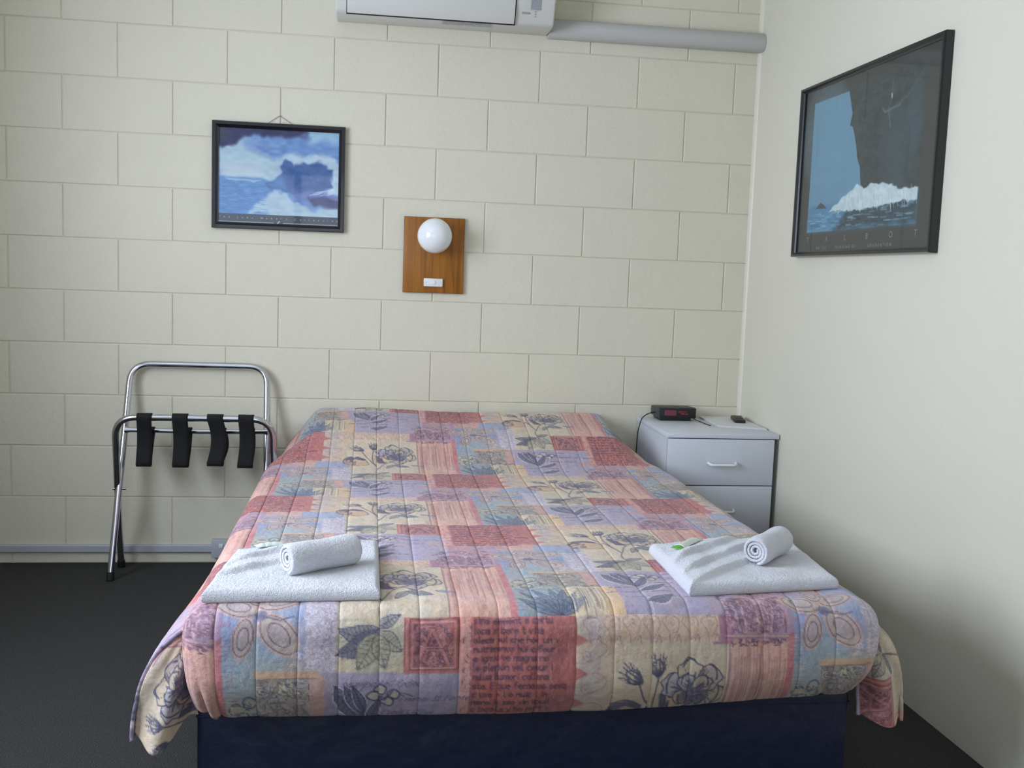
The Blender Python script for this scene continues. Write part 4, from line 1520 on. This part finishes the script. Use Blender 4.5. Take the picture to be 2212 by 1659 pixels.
def folded_towel(name, corners, label, pleat, group, z0=.5035):
    """thick folded towel as a closed height field; pleat: fan folds crossing the back left"""
    n, m_ = 190, 200
    s = np.linspace(0, 1, n)[None, :]
    t = np.linspace(0, 1, m_)[:, None]
    FL, FR, BR, BL = [np.array(c) for c in corners]
    def bil(s, t):
        return ((1 - s) * (1 - t))[..., None] * FL + (s * (1 - t))[..., None] * FR + (s * t)[..., None] * BR + ((1 - s) * t)[..., None] * BL
    s2, t2 = np.broadcast_arrays(s, t)
    XY = bil(s2, t2)
    wob = .004 * (vnoise(s2 * 6, t2 * 5, 40) - .5)
    # distance to the edges in metres
    wdt = np.hypot(*(FR - FL)); dpt = np.hypot(*(BL - FL))
    ed = np.minimum(np.minimum(s2, 1 - s2) * wdt, np.minimum(t2, 1 - t2) * dpt)
    r = .014
    rim = np.sqrt(np.clip(1 - (1 - np.clip(ed / r, 0, 1)) ** 2, 0, 1))
    h = .0265
    H = h + wob + .004 * (1 - t2)
    soft_e = sstep(.0, .045, ed)
    # fan folds: three steps running diagonally, each layer ends in a rounded edge
    for (a, b, c, hh) in pleat:
        # signed distance to line a*s+b*t=c
        dist = (a * s2 + b * t2 - c) / math.hypot(a / wdt, b / dpt)
        H = H + hh * sstep(-.010, .012, dist + .010 * (vnoise(s2 * 7, t2 * 6, 50) - .5)) * np.exp(-np.clip(dist, 0, 9) / .11) * (.35 + .65 * soft_e)
    top = H * rim
    top = top + .0016 * (vnoise(s2 * 110, t2 * 110, 44) - .5) * rim + .003 * (vnoise(s2 * 11, t2 * 9, 45) - .5) * rim
    zt_ = z0 + .5 * h + top * 1.0 - .5 * h * rim * 0
    Vt = np.concatenate([XY, (z0 + .010 + (top - .010 * rim) * 1.0)[..., None]], -1)
    Vt[..., 2] = z0 + .011 * (1 - rim) + top
    Vb = np.concatenate([XY, (z0 + .011 * (1 - rim))[..., None]], -1)
    me = grid_mesh(name, Vt, None, None, [(Vb[:, ::-1], None)])
    bm = bmesh.new()
    bm.from_mesh(me)
    bmesh.ops.remove_doubles(bm, verts=bm.verts, dist=.0003)
    bmesh.ops.recalc_face_normals(bm, faces=bm.faces)
    bm.to_mesh(me)
    bm.free()
    o = link(name, me, M_TOWEL, None, True)
    return tag(o, label, 'towel', group)


tow_l = folded_towel('bath_towel', [(1.034, -2.062), (1.390, -2.052), (1.388, -1.640), (1.062, -1.745)],
             'thick folded white bath towel on the left side of bed foot', [(-.75, 1.0, .30, .012), (-.75, 1.0, .52, .012)], 'folded bath towels on the bed')
tow_r = folded_towel('bath_towel', [(2.048, -2.044), (2.412, -1.994), (2.442, -1.630), (2.052, -1.700)],
             'thick folded white bath towel on the right side of bed foot', [(-.85, 1.0, -.02, .012), (-.85, 1.0, .20, .014), (-.85, 1.0, .42, .014)],
             'folded bath towels on the bed')


bpy.context.view_layer.update()


def top_of(o, x, y):
    hit, p, n_, i_ = o.ray_cast(Vector((x, y, 1.0)), Vector((0, 0, -1)))
    return p.z if hit else ZT + .03


def rolled_towel(loc, rz, length, R_, label):
    """a face towel rolled up: one spiral sheet with thickness"""
    turns, th_ = 3.4, .0072
    n = 150
    inner, outer = [], []
    for k in range(n + 1):
        a = 2 * math.pi * turns * k / n
        rr = .004 + (R_ - th_ / 2 - .004) * (k / n)
        hw = th_ * .5 * (1 if k < n else .3)
        outer.append(((rr + hw) * math.cos(a - 4.3), (rr + hw) * math.sin(a - 4.3)))
        inner.append(((rr - hw * .82) * math.cos(a - 4.3), (rr - hw * .82) * math.sin(a - 4.3)))
    loop = outer + inner[::-1]
    m_ = 70
    jit = rng.normal(0, .00035, (m_, len(loop)))
    V = np.zeros((m_, len(loop) + 1, 3))
    for i in range(m_):
        f = i / (m_ - 1)
        x = (f - .5) * length
        e = min(f, 1 - f) * length
        sq = 1 - .10 * math.exp(-e / .006)
        bul = 1 + .03 * math.sin(f * 9)
        for j in range(len(loop) + 1):
            y, z = loop[j % len(loop)]
            rr = math.hypot(y, z)
            jq = 1 + jit[i, j % len(loop)] / max(rr, .01)
            y, z = y * jq, z * jq
            # spiral ends slope outward a little: the core stands back
            xe = x - math.copysign(.006 * (1 - rr / R_) * math.exp(-e / .02), x)
            V[i, j] = (xe, y * sq * bul, z * sq * bul)
    me = grid_mesh('rolled_face_towel', V)
    bm = bmesh.new()
    bm.from_mesh(me)
    bmesh.ops.remove_doubles(bm, verts=bm.verts, dist=.0001)
    bm.edges.ensure_lookup_table()
    es = [e for e in bm.edges if e.is_boundary]
    # close both ends between neighbouring layers
    nl = len(outer)
    bm.verts.ensure_lookup_table()
    for x_sign in (0, 1):
        pass
    bm.to_mesh(me)
    bm.free()
    # end strips (outer k, inner k)
    bm = bmesh.new()
    bm.from_mesh(me)
    for i in (0, m_ - 1):
        pv = None
        for k in range(nl):
            a = bm.verts.new(V[i, k])
            b = bm.verts.new(V[i, 2 * nl - 1 - k])
            if pv:
                bm.faces.new((pv[0], a, b, pv[1]))
            pv = (a, b)
    bmesh.ops.remove_doubles(bm, verts=bm.verts, dist=.0001)
    bmesh.ops.recalc_face_normals(bm, faces=bm.faces)
    bm.to_mesh(me)
    bm.free()
    o = link('rolled_face_towel', me, M_TOWEL, None, True)
    o.location = loc
    o.rotation_euler = (0, 0, rz)
    return tag(o, label, 'towel', 'rolled face towels')


rolled_towel((1.262, -1.905, top_of(tow_l, 1.262, -1.905) + .0355), math.radians(34), .172, .036, 'rolled white face towel lying on the left folded bath towel')
rolled_towel((2.305, -1.835, top_of(tow_r, 2.305, -1.835) + .0350), math.radians(47), .165, .0355, 'rolled white face towel lying on the right folded bath towel')


def sachet(loc, rz, label, L=.06, Wd=.018, tilt=0.0, end=None):
    e = empty('soap_sachet', label, 'sachet', loc, rz, 'soap sachets')
    e.rotation_euler = (0, tilt, rz)
    for nm, x0, x1, m in (('wrapper', -L / 2, L / 2 - .020, M_SACHET), ('sealed_end' if end is None else 'green_end', L / 2 - .020, L / 2, end or M_SACHET)):
        n, k = 16, 9
        V = np.zeros((n, k, 3))
        for i in range(n):
            for j in range(k):
                x = x0 + (x1 - x0) * i / (n - 1)
                y = (j / (k - 1) - .5) * Wd
                g = (1 - (2 * y / Wd) ** 2) * max(0, 1 - (2 * x / L) ** 4)
                V[i, j] = (x, y, .0006 + .0055 * g + .0005 * math.sin(x * 400))
        o = link(nm, grid_mesh(nm, V), m, e)
        md = o.modifiers.new('thick', 'SOLIDIFY')
        md.thickness = .001
        md.offset = -1
    return e


sachet((1.140, -1.760, top_of(tow_l, 1.140, -1.760) + .0025), math.radians(205), 'small white soap sachet at the back of left bath towel', .065, .024)
sachet((2.125, -1.775, top_of(tow_r, 2.125, -1.775) + .005), math.radians(228), 'white soap sachet with green end on the right bath towel', .125, .026, 0.0, M_GREEN)
